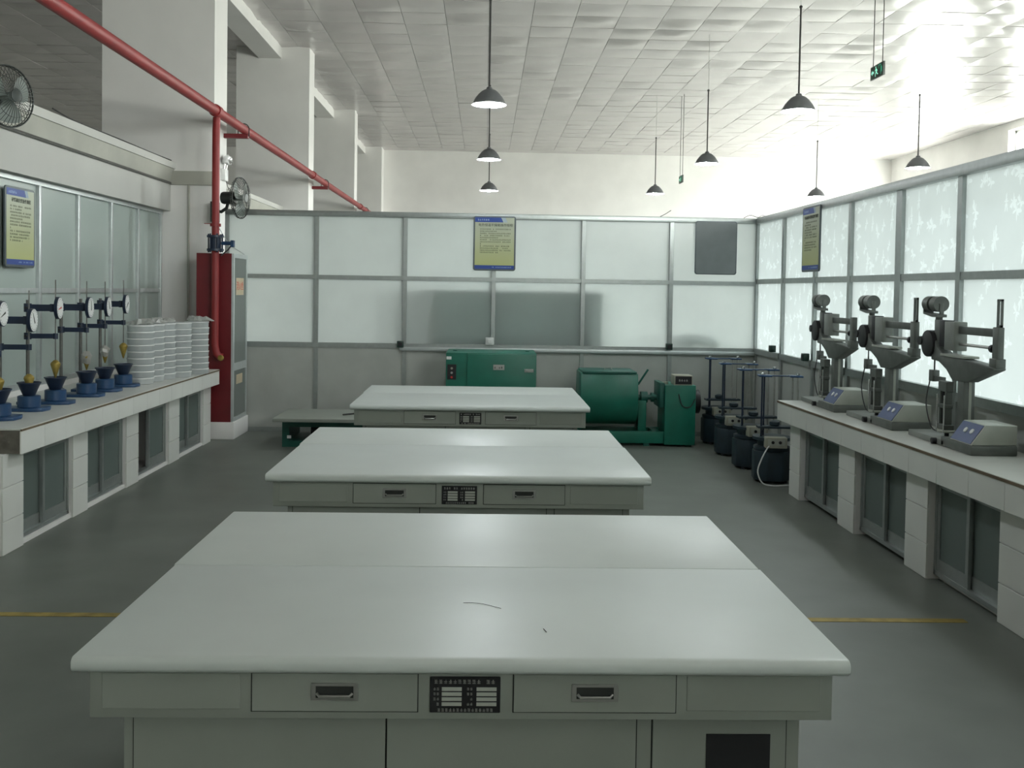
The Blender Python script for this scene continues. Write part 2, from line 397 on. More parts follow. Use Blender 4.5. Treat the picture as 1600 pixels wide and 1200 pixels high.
tag(w.build('wall_far_right', 'plaster', smooth=False), 'white outer wall of the hall holding the tall windows', 'wall', kind='structure')
wn = ['added unseen low window behind the viewpoint', 'added unseen low window beside the nearest lab bench', 'added unseen low window level with the back partition end', 'added unseen low window third from the far wall', 'tall bright window at upper right edge above the partition', 'tall bright window nearest the far end wall']
for i, (a, b) in enumerate(WINDOWS):
    wd = thing('window_%d' % (i + 1), wn[i], 'window', (XR + .2, (a + b) / 2, WZ0), kind='structure')
    hw, hh = (b - a) / 2, WTOP[i] - WZ0
    fr = MB(); t = .06
    fr.box(-.03, .03, -hw, hw, 0, t).box(-.03, .03, -hw, hw, hh - t, hh).box(-.03, .03, -hw, -hw + t, 0, hh).box(-.03, .03, hw - t, hw, 0, hh)
    for q in (-hw / 3, hw / 3): fr.box(-.025, .025, q - .025, q + .025, t, hh - t)
    fr.box(-.025, .025, -hw + t, hw - t, hh * .66 - .025, hh * .66 + .025)
    fr.build('window_frame', 'whitepaint', wd, smooth=False)
    for q in range(3):
        for z0, z1 in ((t, hh * .66 - .025), (hh * .66 + .025, hh - t)):
            MB().box(-.003, .003, -hw + 2 * hw * q / 3 + .03, -hw + 2 * hw * (q + 1) / 3 - .03, z0, z1).build('pane', 'clear', wd, smooth=False)

# pillars with the ceiling beam between them
pl = ['broad plaster pillar nearest, behind the red riser pipe', 'second plaster pillar along the red pipe', 'third plaster pillar, seen narrow past the second', 'corner pillar against the far end wall']
for i, (a, b) in enumerate(((11.03, 11.56), (16.85, 17.33), (22.65, 23.13), (28.5, Y1))):
    tag(MB().box(-4.2, -2.987, a, b, 0, ZC + .02).build('pillar', 'plaster2' if i < 0 else 'plaster', smooth=False), pl[i], 'pillar', kind='structure')
bl = ['ceiling beam reaching the second pillar', 'ceiling beam between second and third pillar', 'ceiling beam beyond the third pillar']
for i, (a, b) in enumerate(((11.56, 16.85), (17.33, 22.65), (23.13, 28.5))):
    tag(MB().box(-3.83, -3.455, a, b, 5.40, ZC + .02).build('ceiling_beam', 'plaster', smooth=False), bl[i], 'beam', kind='structure')

# glazed partitions ------------------------------------------------
def pane_box(x0, x1, y0, y1, z0, z1, face):
    """a pane: film on the room side (material 0), clear glass elsewhere (material 1)"""
    mb = MB().box(x0, x1, y0, y1, z0, z1)
    idx = {'-y': 2, '-x': 5, '+x': 3}[face]
    mb.m = [0 if i == idx else 1 for i in range(6)]
    return mb
ZT, ZM, ZS = 2.42, 1.71, .965
wb = thing('wall_back', 'frosted glass partition with grey metal frame across the back', 'partition', (0, D, 0), kind='structure')
posts = [-2.83, -1.852, -.882, .095, 1.085, 2.062, 3.043]
for k, x in enumerate(posts):
    hw = .035 if k == 6 else .022
    MB().box(x - hw, x + hw, -.03, .03, 0, ZT - .045).build('post', 'alu', wb, smooth=False)
MB().box(-2.85, 3.08, -.04, .04, ZT - .045, ZT + .015).build('top_rail', 'alu', wb, bevel=.004)
for k in range(6):
    a, b = posts[k] + .022, posts[k + 1] - (.022 if k < 5 else .035)
    MB().box(a, b, -.025, .025, ZM - .022, ZM + .022).build('rail', 'alu', wb, smooth=False)
    MB().box(a, b, -.028, .028, ZS - .03, ZS + .025).build('rail', 'alu', wb, smooth=False)
    MB().box(a, b, -.022, .022, 0, .05).build('rail', 'alu', wb, smooth=False)
    pane_box(a, b, -.003, .003, ZS + .025, ZM - .022, '-y').build('pane', ['frost', 'clear'], wb, smooth=False)
    pane_box(a, b, -.003, .003, ZM + .022, ZT - .045, '-y').build('pane', ['frost', 'clear'], wb, smooth=False)
    MB().box(a, b, -.01, .01, .05, ZS - .03).build('panel', 'panel', wb, smooth=False)
MB().box(-.93, 3.0, -.065, -.03, ZS - .052, ZS - .012).build('cable_trunking', 'alulight', wb, bevel=.003)

wr = thing('wall_right', 'frosted leaf patterned glass partition along the right side', 'partition', (XP, 0, 0), kind='structure')
pr = [10.985, 10.04, 9.06, 8.19, 7.21, 6.28, 5.31, 4.35, 3.39, 2.43, 1.47, .5, -.5, -1.5, -2.5, -3.5, -4.95]
for k, y in enumerate(pr[1:]):
    hw = .05 if k == 3 else .03
    MB().box(-.03, .03, y - hw, y + hw, 0, ZT - .05).build('post', 'alu', wr, smooth=False)
MB().box(-.05, .05, Y0, D - .045, ZT - .05, ZT + .02).build('top_rail', 'alu', wr, bevel=.004)
for k in range(len(pr) - 1):
    b = pr[k] - (.0 if k == 0 else .05 if k == 4 else .03); a = pr[k + 1] + (.05 if k == 3 else .03)
    MB().box(-.025, .025, a, b, ZM + .0, ZM + .05).build('rail', 'alu', wr, smooth=False)
    MB().box(-.045, .03, a, b, ZS - .03, ZS + .03).build('rail', 'alu', wr, smooth=False)
    pane_box(-.003, .003, a, b, ZS + .03, ZM, '-x').build('pane', ['frostleaf', 'clear'], wr, smooth=False)
    pane_box(-.003, .003, a, b, ZM + .05, ZT - .05, '-x').build('pane', ['frostleaf', 'clear'], wr, smooth=False)
    MB().box(-.01, .01, a, b, 0, ZS - .03).build('panel', 'panel', wr, smooth=False)

wl = thing('wall_left', 'glazed wall of grey frosted panes with pale metal bars on the left', 'partition', (XL, 0, 0), kind='structure')
pl_ = [11.03 - .03, 10.3, 9.565, 8.80, 8.04, 7.28, 6.52, 5.76, 5.0, 4.2, 3.4, 2.6, 1.8, 1.0, .2, -.6, -1.4, -2.2, -3.0, -3.8, -4.95]
ZL0, ZL1 = .80, 2.372
MB().box(-.05, .05, Y0, 11.03, 0, ZL0 - .02).build('base', 'plaster', wl, smooth=False)
for k, y in enumerate(pl_):
    MB().box(-.025, .03, y - .024, y + .024, ZL0, ZL1).build('post', 'alulight', wl, bevel=.004)
for z0, z1, nm in ((ZL1 - .005, ZL1 + .03, 'top_rail'), (ZL0 - .02, ZL0 + .02, 'bottom_rail')):
    MB().box(-.025, .035, Y0, 11.03, z0, z1).build(nm, 'alulight', wl, smooth=False)
for k in range(len(pl_) - 1):
    b, a = pl_[k] - .024, pl_[k + 1] + .024
    MB().box(-.02, .025, a, b, 1.515, 1.555).build('rail', 'alulight', wl, smooth=False)
    pane_box(-.003, .003, a, b, ZL0 + .02, 1.515, '+x').build('pane', ['frostleft', 'clear'], wl, smooth=False)
    pane_box(-.003, .003, a, b, 1.555, ZL1, '+x').build('pane', ['frostleft', 'clear'], wl, smooth=False)

lb = ['white lintel with cornice above the left glazing', 'white lintel continuing past the nearest pillar']
for i, (a, b) in enumerate(((Y0, 11.03), (11.56, 16.85))):
    t_ = thing('trim_%d' % (i + 1), lb[i], 'lintel', (0, 0, 0), kind='structure')
    MB().box(-3.70, -3.456, a, b, 2.402, 2.70).build('face', 'lintelpaint', t_, smooth=False)
    MB().box(-3.70, -3.47, a, b, 2.70, 2.715).build('groove', 'gap', t_, smooth=False)
    MB().prism([(-3.70, 2.715), (-3.45, 2.715), (-3.415, 2.86), (-3.70, 2.86)], a, b, 'y').build('cornice', 'cornice', t_, smooth=False)
    MB().box(-3.70, -3.40, a, b, 2.86, 2.93).build('cornice_top', 'lintelpaint', t_, smooth=False)
    MB().cyl((-3.445, a, 2.705), (-3.445, b, 2.705), .014, n=8).build('conduit', 'darkenedsteel', t_)
t_ = thing('trim_3', 'grey plaster band around the front of the nearest pillar', 'band', kind='structure')
MB().box(-3.46, -2.95, 10.985, 11.03, 2.69, 2.84).build('band', 'cornice', t_, bevel=.004)
MB().cyl((-3.25, 11.005, .76), (-3.25, 11.005, 2.69), .012, n=8).build('conduit', 'cornice', t_)
tag(MB().box(XHL, -3.70, Y0, 16.85, 2.70, 2.9).build('roof_slab', 'slab'), 'flat roof of the side rooms on the left', 'roof', kind='structure')
tag(MB().tube(cr([(-3.41, 7.95, 2.965), (-3.41, 8.4, 2.937), (-3.41, 9.3, 2.94), (-3.41, 10.2, 2.937), (-3.41, 10.9, 2.94)]), .006, 6).build('loose_cable', 'cord'), 'thin dark cable lying along the left cornice', 'cable')

# ------------------------------------------------------------------ lab benches
def glyphs(mb, x0, x1, z, h, y, rg, gap=.25, dens=.85):
    """a line of small unreadable characters, facing -y"""
    x = x0
    while x + h <= x1:
        if rg.random() < dens:
            w_ = h * .82
            mb.box(x, x + w_, y - .0005, y, z + h * rg.uniform(.0, .12), z + h * .22)
            mb.box(x, x + w_, y - .0005, y, z + h * .45, z + h * .62)
            mb.box(x + w_ * rg.uniform(.2, .55), x + w_ * rg.uniform(.6, .8), y - .0005, y, z, z + h)
            if rg.random() < .6: mb.box(x, x + w_ * .9, y - .0005, y, z + h * .82, z + h)
        x += h * (1 + gap * .6)
def bench(label, x0, x1, y0, y1, back=False):
    wd, d = x1 - x0, y1 - y0; s = wd / 1.768
    t = thing('lab_bench', label, 'bench', ((x0 + x1) / 2, (y0 + y1) / 2, 0), PI if back else 0, 'pale laminate lab benches in the middle')
    h = wd / 2; f = -d / 2
    # worktop: rounded nose at the front, thin lip below
    prof = [(f, .735), (f, .748), (f + .004, .7555), (f + .011, .7595), (f + .022, .76), (d / 2, .76), (d / 2, .722), (f + .03, .722), (f + .012, .723), (f + .003, .728)]
    MB().prism(prof, -h, h, 'x').build('worktop', 'bench', t, bevel=.004)
    hb = .856 * s; fb = f + .04
    MB().box(-hb, hb, fb, d / 2 - .01, .606, .722).build('drawer_case', 'benchside', t, bevel=.003)
    for sx in (-1, 1):
        a, b = (-.828 * s, -.514 * s) if sx < 0 else (.514 * s, .828 * s)
        MB().box(a, b, fb - .002, fb + .006, .628, .711).build('side_panel', 'benchside', t, bevel=.0015, seg=1)
        a, b = (-.487 * s, -.109 * s) if sx < 0 else (.113 * s, .488 * s)
        g = MB().box(a - .0025, b + .0025, fb - .0012, fb + .004, .6225, .7155).build('drawer_gap', 'gap', t, smooth=False)
        dr = MB().box(a, b, fb - .0045, fb + .006, .625, .713).build('drawer', 'benchside', t, bevel=.001, seg=1)
        c = (a + b) / 2 - .0 * s
        MB().box(c - .054 * s, c + .054 * s, fb - .0075, fb - .0045, .651, .692).build('handle_plate', 'steel', dr, bevel=.001, seg=1)
        MB().box(c - .043 * s, c + .043 * s, fb - .0081, fb - .0076, .658, .685).build('handle_recess_shade', 'gap', dr, smooth=False)  # flat dark sheet on the plate paints the shade inside the pull
        MB().tube([(c - .04 * s, fb - .008, .668), (c - .034 * s, fb - .015, .664), (c + .034 * s, fb - .015, .664), (c + .04 * s, fb - .008, .668)], .0035, 8).build('handle', 'steel', dr)
    if not back:
        pb = MB().box(-.080 * s, .082 * s, fb - .0045, fb, .623, .707).build('name_plate', 'dark', t, bevel=.0015, seg=1)
        gl = MB(); rg = random.Random(int(y0 * 10))
        for q in range(4):
            zz = .6395 + q * .0117
            MB().box(-.053 * s, -.007 * s, fb - .0056, fb - .0046, zz, zz + .0085).build('blank_field', 'benchlabel', pb, smooth=False); MB().box(.027 * s, .073 * s, fb - .0056, fb - .0046, zz, zz + .0085).build('blank_field', 'benchlabel', pb, smooth=False)
            glyphs(gl, -.072 * s, -.055 * s, zz + .001, .0065, fb - .0047, rg); glyphs(gl, .005 * s, .024 * s, zz + .001, .0065, fb - .0047, rg)
        glyphs(gl, -.07 * s, .075 * s, .691, .0095, fb - .0047, rg); glyphs(gl, -.062 * s, .072 * s, .626, .0075, fb - .0047, rg)
        gl.build('lettering', 'steel', pb, smooth=False)['kind'] = 'stuff'
    hc = .80 * s; fc = f + .10
    MB().box(-hc, hc, fc, d / 2 - .03, .0, .606).build('lower_cabinet', 'benchside', t, bevel=.002, seg=1)
    for a, b in ((-.775, -.187), (-.183, .407), (.447, .766)):
        MB().box(a * s - .003, b * s + .003, fc - .001, fc + .002, .057, .600).build('door_gap', 'gap', t, smooth=False)
        dr = MB().box(a * s, b * s, fc - .006, fc + .004, .06, .604).build('door', 'benchside', t, bevel=.001, seg=1)
        if a > .4:
            v = MB().box(.575 * s, .728 * s, fc - .0085, fc - .006, .40, .55).build('vent_panel', 'dark', dr, smooth=False)
        else:
            MB().box(b * s - .05, b * s - .03, fc - .014, fc - .006, .30, .40).build('handle', 'steel', dr, bevel=.002, seg=1)
    return t
bench('nearest lab bench, its drawer front and black name plate facing the camera', -.918, .853, 2.232, 2.990)
bench('second lab bench, backed against the nearest one with its worktop showing behind the seam', -.923, .850, 2.996, 3.715, True)
bench('middle lab bench with drawer front facing the camera, behind the front pair', -.972, .766, 4.458, 5.325)
bench('lab bench backed against the middle one, narrow worktop strip with a seam before it', -.980, .760, 5.331, 5.985, True)
bench('small looking drawer-fronted lab bench farthest away, in front of the green oven', -.958, .772, 7.140, 7.985)
bench('farthest lab bench top, backed against the last drawer-fronted bench', -.966, .770, 7.991, 8.610, True)
tag(MB().tube([(-.045 + .10 * q / 8, 2.64 - .035 * q / 8 + .012 * math.sin(q * .5), .7612) for q in range(9)], .0006, 5).build('hair_strand', 'cord'), 'thin dark curved strand lying on the nearest bench top', 'strand')
tag(MB().tube([(.158 + .002 * q, 2.44 - .008 * q, .7612) for q in range(4)], .0009, 5).build('scratch_fibre', 'cord'), 'tiny dark fibre on the nearest bench top right of centre', 'fibre')

# ------------------------------------------------------------------ tiled wall counters
def sliding_doors(t, xf, s, y0, y1, zt, openleft=False):
    """two glazed sliding leaves in an aluminium frame; s=+1 when the front faces +x"""
    xa = xf - s * .03
    fr = MB(); e = .02
    for (a, b, z0, z1) in ((y0, y1, .03, .055), (y0, y1, zt - .03, zt), (y0, y0 + e, .03, zt), (y1 - e, y1, .03, zt)):
        fr.box(min(xa, xa - s * .05), max(xa, xa - s * .05), a, b, z0, z1)
    fo = fr.build('door_frame', 'alu', t, smooth=False)
    ym = (y0 + y1) / 2
    leaves = [(ym - .02, y1 - e, 0), (y0 + e, ym + .02, 1)]
    if openleft: leaves = [(ym - .04, y1 - e, 0), (ym + .0, y1 - e - .04, 1)]
    for a, b, lay in leaves:
        x_ = xa - s * (.006 + .022 * lay); st = .032
        lf = MB()
        for (p, q, z0, z1) in ((a, a + st, .055, zt - .03), (b - st, b, .055, zt - .03), (a + st, b - st, .055, .125), (a + st, b - st, zt - .06, zt - .03)):
            lf.box(min(x_, x_ - s * .018), max(x_, x_ - s * .018), p, q, z0, z1)
        lo = lf.build('sliding_door', 'alu', t, smooth=False)
        MB().box(x_ - s * .009 - .002, x_ - s * .009 + .002, a + st, b - st, .125, zt - .06).build('pane', 'doorglass', lo, smooth=False)
    return fo
# left counter
ZK = .74
lc = thing('tiled_counter', 'white tiled counter with four glazed sliding cabinets under the dial testers', 'counter', (0, 0, 0))
LY0, LY1 = 5.89, 10.25
MB().box(-3.515, -2.716, LY0 + .004, LY1, ZK - .15, ZK - .012).build('slab', 'concrete', lc, smooth=False)
MB().box(-3.515, -2.706, LY0, LY1, ZK - .012, ZK).build('countertop', 'countertop', lc, bevel=.002, seg=1)
MB().box(-2.712, -2.702, LY0, LY1, ZK - .016, ZK - .004).build('edge_strip', 'brown', lc, smooth=False)
n = 14; st = (LY1 - LY0) / n
for k in range(n):
    MB().box(-2.716, -2.706, LY0 + k * st + .001, LY0 + (k + 1) * st - .001, ZK - .152, ZK - .016).build('tile', 'tile', lc, bevel=.0015, seg=1)
piers = [(5.83, 6.09), (6.82, 7.07), (7.83, 8.10), (8.88, 9.18), (9.96, 10.22)]
for a, b in piers:
    p = MB().box(-3.515, -2.795, a, b, 0, ZK - .15).build('pier', 'plaster', lc, smooth=False)
    for z0, z1 in ((0, .196), (.199, .395), (.398, ZK - .151)):
        MB().box(-2.795, -2.784, a + .001, b - .001, z0 + .001, z1 - .001).build('tile', 'tile', p, bevel=.0015, seg=1)
for k in range(4): sliding_doors(lc, -2.785, 1, piers[k][1], piers[k + 1][0], ZK - .152, openleft=(k == 2))
MB().box(-3.515, -3.49, 5.9, 10.2, 0, ZK - .15).build('back_board', 'slab', lc, smooth=False)
MB().box(-3.49, -2.80, 5.9, 10.2, 0, .03).build('plinth', 'plaster', lc, smooth=False)

# right counter, its front edge runs slightly askew
rc = thing('tiled_counter', 'white tiled counter with sliding glass cabinets under the lever machines', 'counter', (0, 0, 0))
RY1, RY0 = 8.0, 1.2
def fx(y): return 2.392 + (7.92 - y) * .030
poly = [(fx(RY0) + .012, RY0), (3.0, RY0), (3.0, RY1 - .01), (fx(RY1) + .012, RY1 - .01)]
MB().prism(poly, ZK - .15, ZK - .012, 'z').build('slab', 'concrete', rc, smooth=False)
MB().prism([(fx(RY0), RY0), (3.0, RY0), (3.0, RY1), (fx(RY1), RY1)], ZK - .012, ZK, 'z').build('countertop', 'countertop', rc, bevel=.002, seg=1)
MB().prism([(fx(RY0) - .004, RY0), (fx(RY0) + .006, RY0), (fx(RY1) + .006, RY1), (fx(RY1) - .004, RY1)], ZK - .018, ZK - .003, 'z').build('edge_strip', 'brown', rc, smooth=False)
MB().prism([(fx(RY1) + .012, RY1 - .01), (3.0, RY1 - .01), (3.0, RY1), (fx(RY1) + .012, RY1)], ZK - .16, ZK - .013, 'z').build('tile', 'tile', rc, smooth=False)
y = RY1
while y > RY0 + .1:
    a, b = max(RY0, y - .335) + .001, y - .001
    MB().prism([(fx(a), a), (fx(a) + .012, a), (fx(b) + .012, b), (fx(b), b)], ZK - .158, ZK - .018, 'z').build('tile', 'tile', rc, bevel=.0015, seg=1)
    y -= .335
rp = [(7.62, 7.87), (6.56, 6.86), (5.53, 5.82), (4.52, 4.80), (3.50, 3.79), (2.48, 2.78), (1.25, 1.6)]
for a, b in rp:
    m_ = (a + b) / 2; x_ = fx(m_) + .062
    p = MB().box(x_ + .011, 3.0, a, b, 0, ZK - .15).build('pier', 'plaster', rc, smooth=False)
    for z0, z1 in ((0, .196), (.199, .395), (.398, ZK - .151)):
        MB().box(x_, x_ + .011, a + .001, b - .001, z0 + .001, z1 - .001).build('tile', 'tile', p, bevel=.0015, seg=1)
for k in range(6): sliding_doors(rc, fx((rp[k][0] + rp[k + 1][1]) / 2) + .062, -1, rp[k + 1][1], rp[k][0], ZK - .152)
MB().box(2.985, 3.0, 1.3, 7.85, 0, ZK - .15).build('back_board', 'slab', rc, smooth=False)
MB().box(2.60, 2.985, 1.3, 7.85, 0, .03).build('plinth', 'plaster', rc, smooth=False)

# ------------------------------------------------------------------ blue dial testers on the left counter
def tester(label, loc, rz, cone_z, needle, wrap, upz, lowz):
    t = thing('dial_tester', label, 'tester', loc, rz, 'blue dial testers on the left counter')
    MB().prism([(-.24, -.075), (.05, -.105), (.115, -.085), (.135, 0), (.115, .085), (.05, .105), (-.24, .075)], 0, .022, 'z').build('base', 'blue', t, bevel=.004)
    MB().cyl((-.185, 0, .02), (-.185, 0, .735), .012, n=12).build('column', 'darkenedsteel', t)
    MB().lathe([(.02, .02), (.03, .02), (.03, .05), (.02, .06), (.012, .06)], (-.185, 0, 0), 16).build('column_foot', 'blue', t)
    MB().lathe([(.068, .022), (.072, .026), (.072, .096), (.066, .10), (.03, .10)], (0, 0, 0), 24).build('pedestal', 'blue', t)
    MB().lathe([(.036, .098), (.040, .105), (.070, .178), (.076, .182), (.076, .19), (.070, .19), (.036, .112), (1e-4, .11)], (0, 0, 0), 24).build('cone_bowl', 'bluedark', t)
    # brackets reach out from the column to the rod
    ub = MB().box(-.17, -.025, -.016, .016, upz - .024, upz + .024)
    ub.cyl((-.185, 0, upz - .03), (-.185, 0, upz + .03), .026, n=14).cyl((-.02, 0, upz - .028), (-.02, 0, upz + .028), .018, n=14)
    u = ub.build('dial_bracket', 'bluedark', t)
    MB().cyl((-.185, -.026, upz), (-.185, -.052, upz), .009, n=10).build('clamp_knob', 'dark', u)
    l = MB().box(-.17, -.015, -.013, .013, lowz - .017, lowz + .017).cyl((-.185, 0, lowz - .024), (-.185, 0, lowz + .024), .025, n=14).cyl((0, 0, lowz - .02), (0, 0, lowz + .02), .017, n=14).build('rod_bracket', 'bluedark', t)
    MB().cyl((-.185, -.025, lowz), (-.185, -.05, lowz), .009, n=10).build('clamp_knob', 'dark', l)
    MB().cyl((0, 0, cone_z), (0, 0, upz + .20), .0042, n=8).build('sliding_rod', 'darkenedsteel', t)
    MB().cyl((.008, 0, upz), (.030, 0, upz), .080, n=32).build('dial_housing', 'bluedark', t)
    dl = MB().cyl((.030, 0, upz), (.033, 0, upz), .074, n=32).build('dial', 'dial', t)
    tk = MB()
    for q in range(20):
        a = 2 * PI * q / 20; tk.box(.0332, .0338, -.0012, .0012, .060, .069, X=Matrix.Translation((0, 0, upz)) @ Matrix.Rotation(a, 4, 'X'))
    tk.build('tick_marks', 'ink', dl, smooth=False)
    MB().prism([(-.006, -.022), (.006, -.022), (.0015, .055), (-.0015, .055)], .034, .0355, 'x', X=Matrix.Translation((0, 0, upz)) @ Matrix.Rotation(needle, 4, 'X')).build('needle', 'redmark' if wrap == 3 else 'ink', dl, smooth=False)
    MB().lathe([(.004, cone_z - .10), (.034, cone_z), (.030, cone_z + .012), (.010, cone_z + .03), (.0045, cone_z + .03)], (0, 0, 0), 20).build('test_cone', 'brass', t)
    if wrap == 1:
        rg = random.Random(wrap + int(loc[1] * 9)); mb = MB()
        prof = [(.026, cone_z - .05), (.036, cone_z - .015), (.036, cone_z + .012), (.012, cone_z + .04)]
        mb.lathe(prof, (0, 0, 0), 11); mb.v = [(x + rg.uniform(-.007, .007), y + rg.uniform(-.007, .007), z + rg.uniform(-.006, .01)) for x, y, z in mb.v]
        mb.build('plastic_wrap', 'film', t, smooth=False)
    return t
tl_ = ['dial tester at the left picture edge, half cut off', 'low set dial tester standing second from the left edge', 'third dial tester from the left, needle pointing level',
       'fourth dial tester from the left, pale wrapped cone over its bowl', 'fifth dial tester from the left, beside the last one', 'last dial tester, next to the stacked plastic dishes']
cfg = [(6.29, -3.03, .235, 1.9, 0, .66, .41), (6.75, -3.05, .215, .5, 0, .605, .425), (7.15, -3.045, .28, 1.75, 3, .68, .48), (7.64, -3.02, .30, .1, 1, .675, .505), (8.02, -3.025, .325, .6, 1, .675, .52), (8.41, -3.02, .335, 2.2, 0, .69, .535)]
for i, (yy, xx, cz, ndl, wrp, uz, lz) in enumerate(cfg): tester('blue ' + tl_[i], (xx, yy, ZK), .13 + random.uniform(-.03, .03), cz, ndl, wrp, uz, lz)
for i, (xx, yy, c_, nm, lab) in enumerate(((-3.20, 7.42, 'cream', 'small_weight', 'small pale lump between third and fourth dial tester'), (-3.22, 8.25, 'cream', 'small_weight', 'small pale lump between the two last dial testers'))):
    tag(MB().lathe([(.03, 0), (.032, .005), (.032, .04), (.012, .05), (.012, .065), (.016, .07), (.01, .08)], (xx, yy, ZK), 14).build(nm, c_), lab, 'weight')

# stacks of clear plastic dishes
dish = MB(); r = .112
dish.lathe([(.09, 0), (.10, .0005), (r * .965, .003), (r * .985, .046), (r, .048), (r, .054), (r * .97, .0565), (.06, .0565)], (0, 0, 0), 32)
dme = dish.mesh('plastic_dish'); dme.materials.append(M['plastic'])
rme = MB().lathe([(r + .0005, .044), (r + .002, .046), (r + .002, .053), (r + .0005, .055)], (0, 0, 0), 32, closed=True).mesh('rim'); rme.materials.append(M['whitepaint'])
ordn = ['bottom', 'second', 'third', 'fourth', 'fifth', 'sixth', 'seventh', 'eighth', 'top']
stn = ['the stack nearest the dial testers', 'the second stack from the dial testers', 'the middle stack of the five', 'the stack next to the last one', 'the last stack by the red cabinet']
stk = [(-2.965, 8.67), (-2.955, 8.91), (-2.93, 9.15), (-2.85, 9.375), (-2.785, 9.72)]
for k, (xx, yy) in enumerate(stk):
    for q in range(9):
        lab = ('clear plastic dish, %s of %s' if q in (0, 8) else 'clear plastic dish, %s from the bottom of %s') % (ordn[q], stn[k])
        o = share('plastic_dish', dme, None, (xx + random.uniform(-.002, .002), yy + random.uniform(-.002, .002), ZK + q * .0565), (0, 0, random.uniform(0, 6)))
        tag(o, lab, 'dish', 'stacked clear plastic dishes'); share('rim', rme, o)
fl_ = ['crumpled clear film on top of the dish stack nearest the dial testers', 'crumpled clear film on top of the second dish stack', 'crumpled clear film on the middle dish stack', 'crumpled clear film with a stray corner on the last dish stack']
for k, q in enumerate((0, 1, 2, 4)):
    rg = random.Random(40 + k); nr, na = 4, 16; vs_, fs = [], []
    for j in range(nr + 1):
        for i in range(na):
            a = 2 * PI * i / na; rr = .108 * j / nr * (1 + rg.uniform(-.18, .18))
            if k == 3 and i in (0, 15, 1) and j == nr: rr += .05
            vs_.append((rr * math.cos(a), rr * math.sin(a), .012 + (.055 * rg.random() if j < nr else .02 * rg.random())))
    for j in range(nr):
        for i in range(na): fs.append((j * na + i, j * na + (i + 1) % na, (j + 1) * na + (i + 1) % na, (j + 1) * na + i))
    mb = MB(); mb._add(vs_, fs); o = mb.build('plastic_film', 'film', smooth=False)
    o.location = (stk[q][0], stk[q][1], ZK + 9 * .0565 - .012); tag(o, fl_[k], 'film')

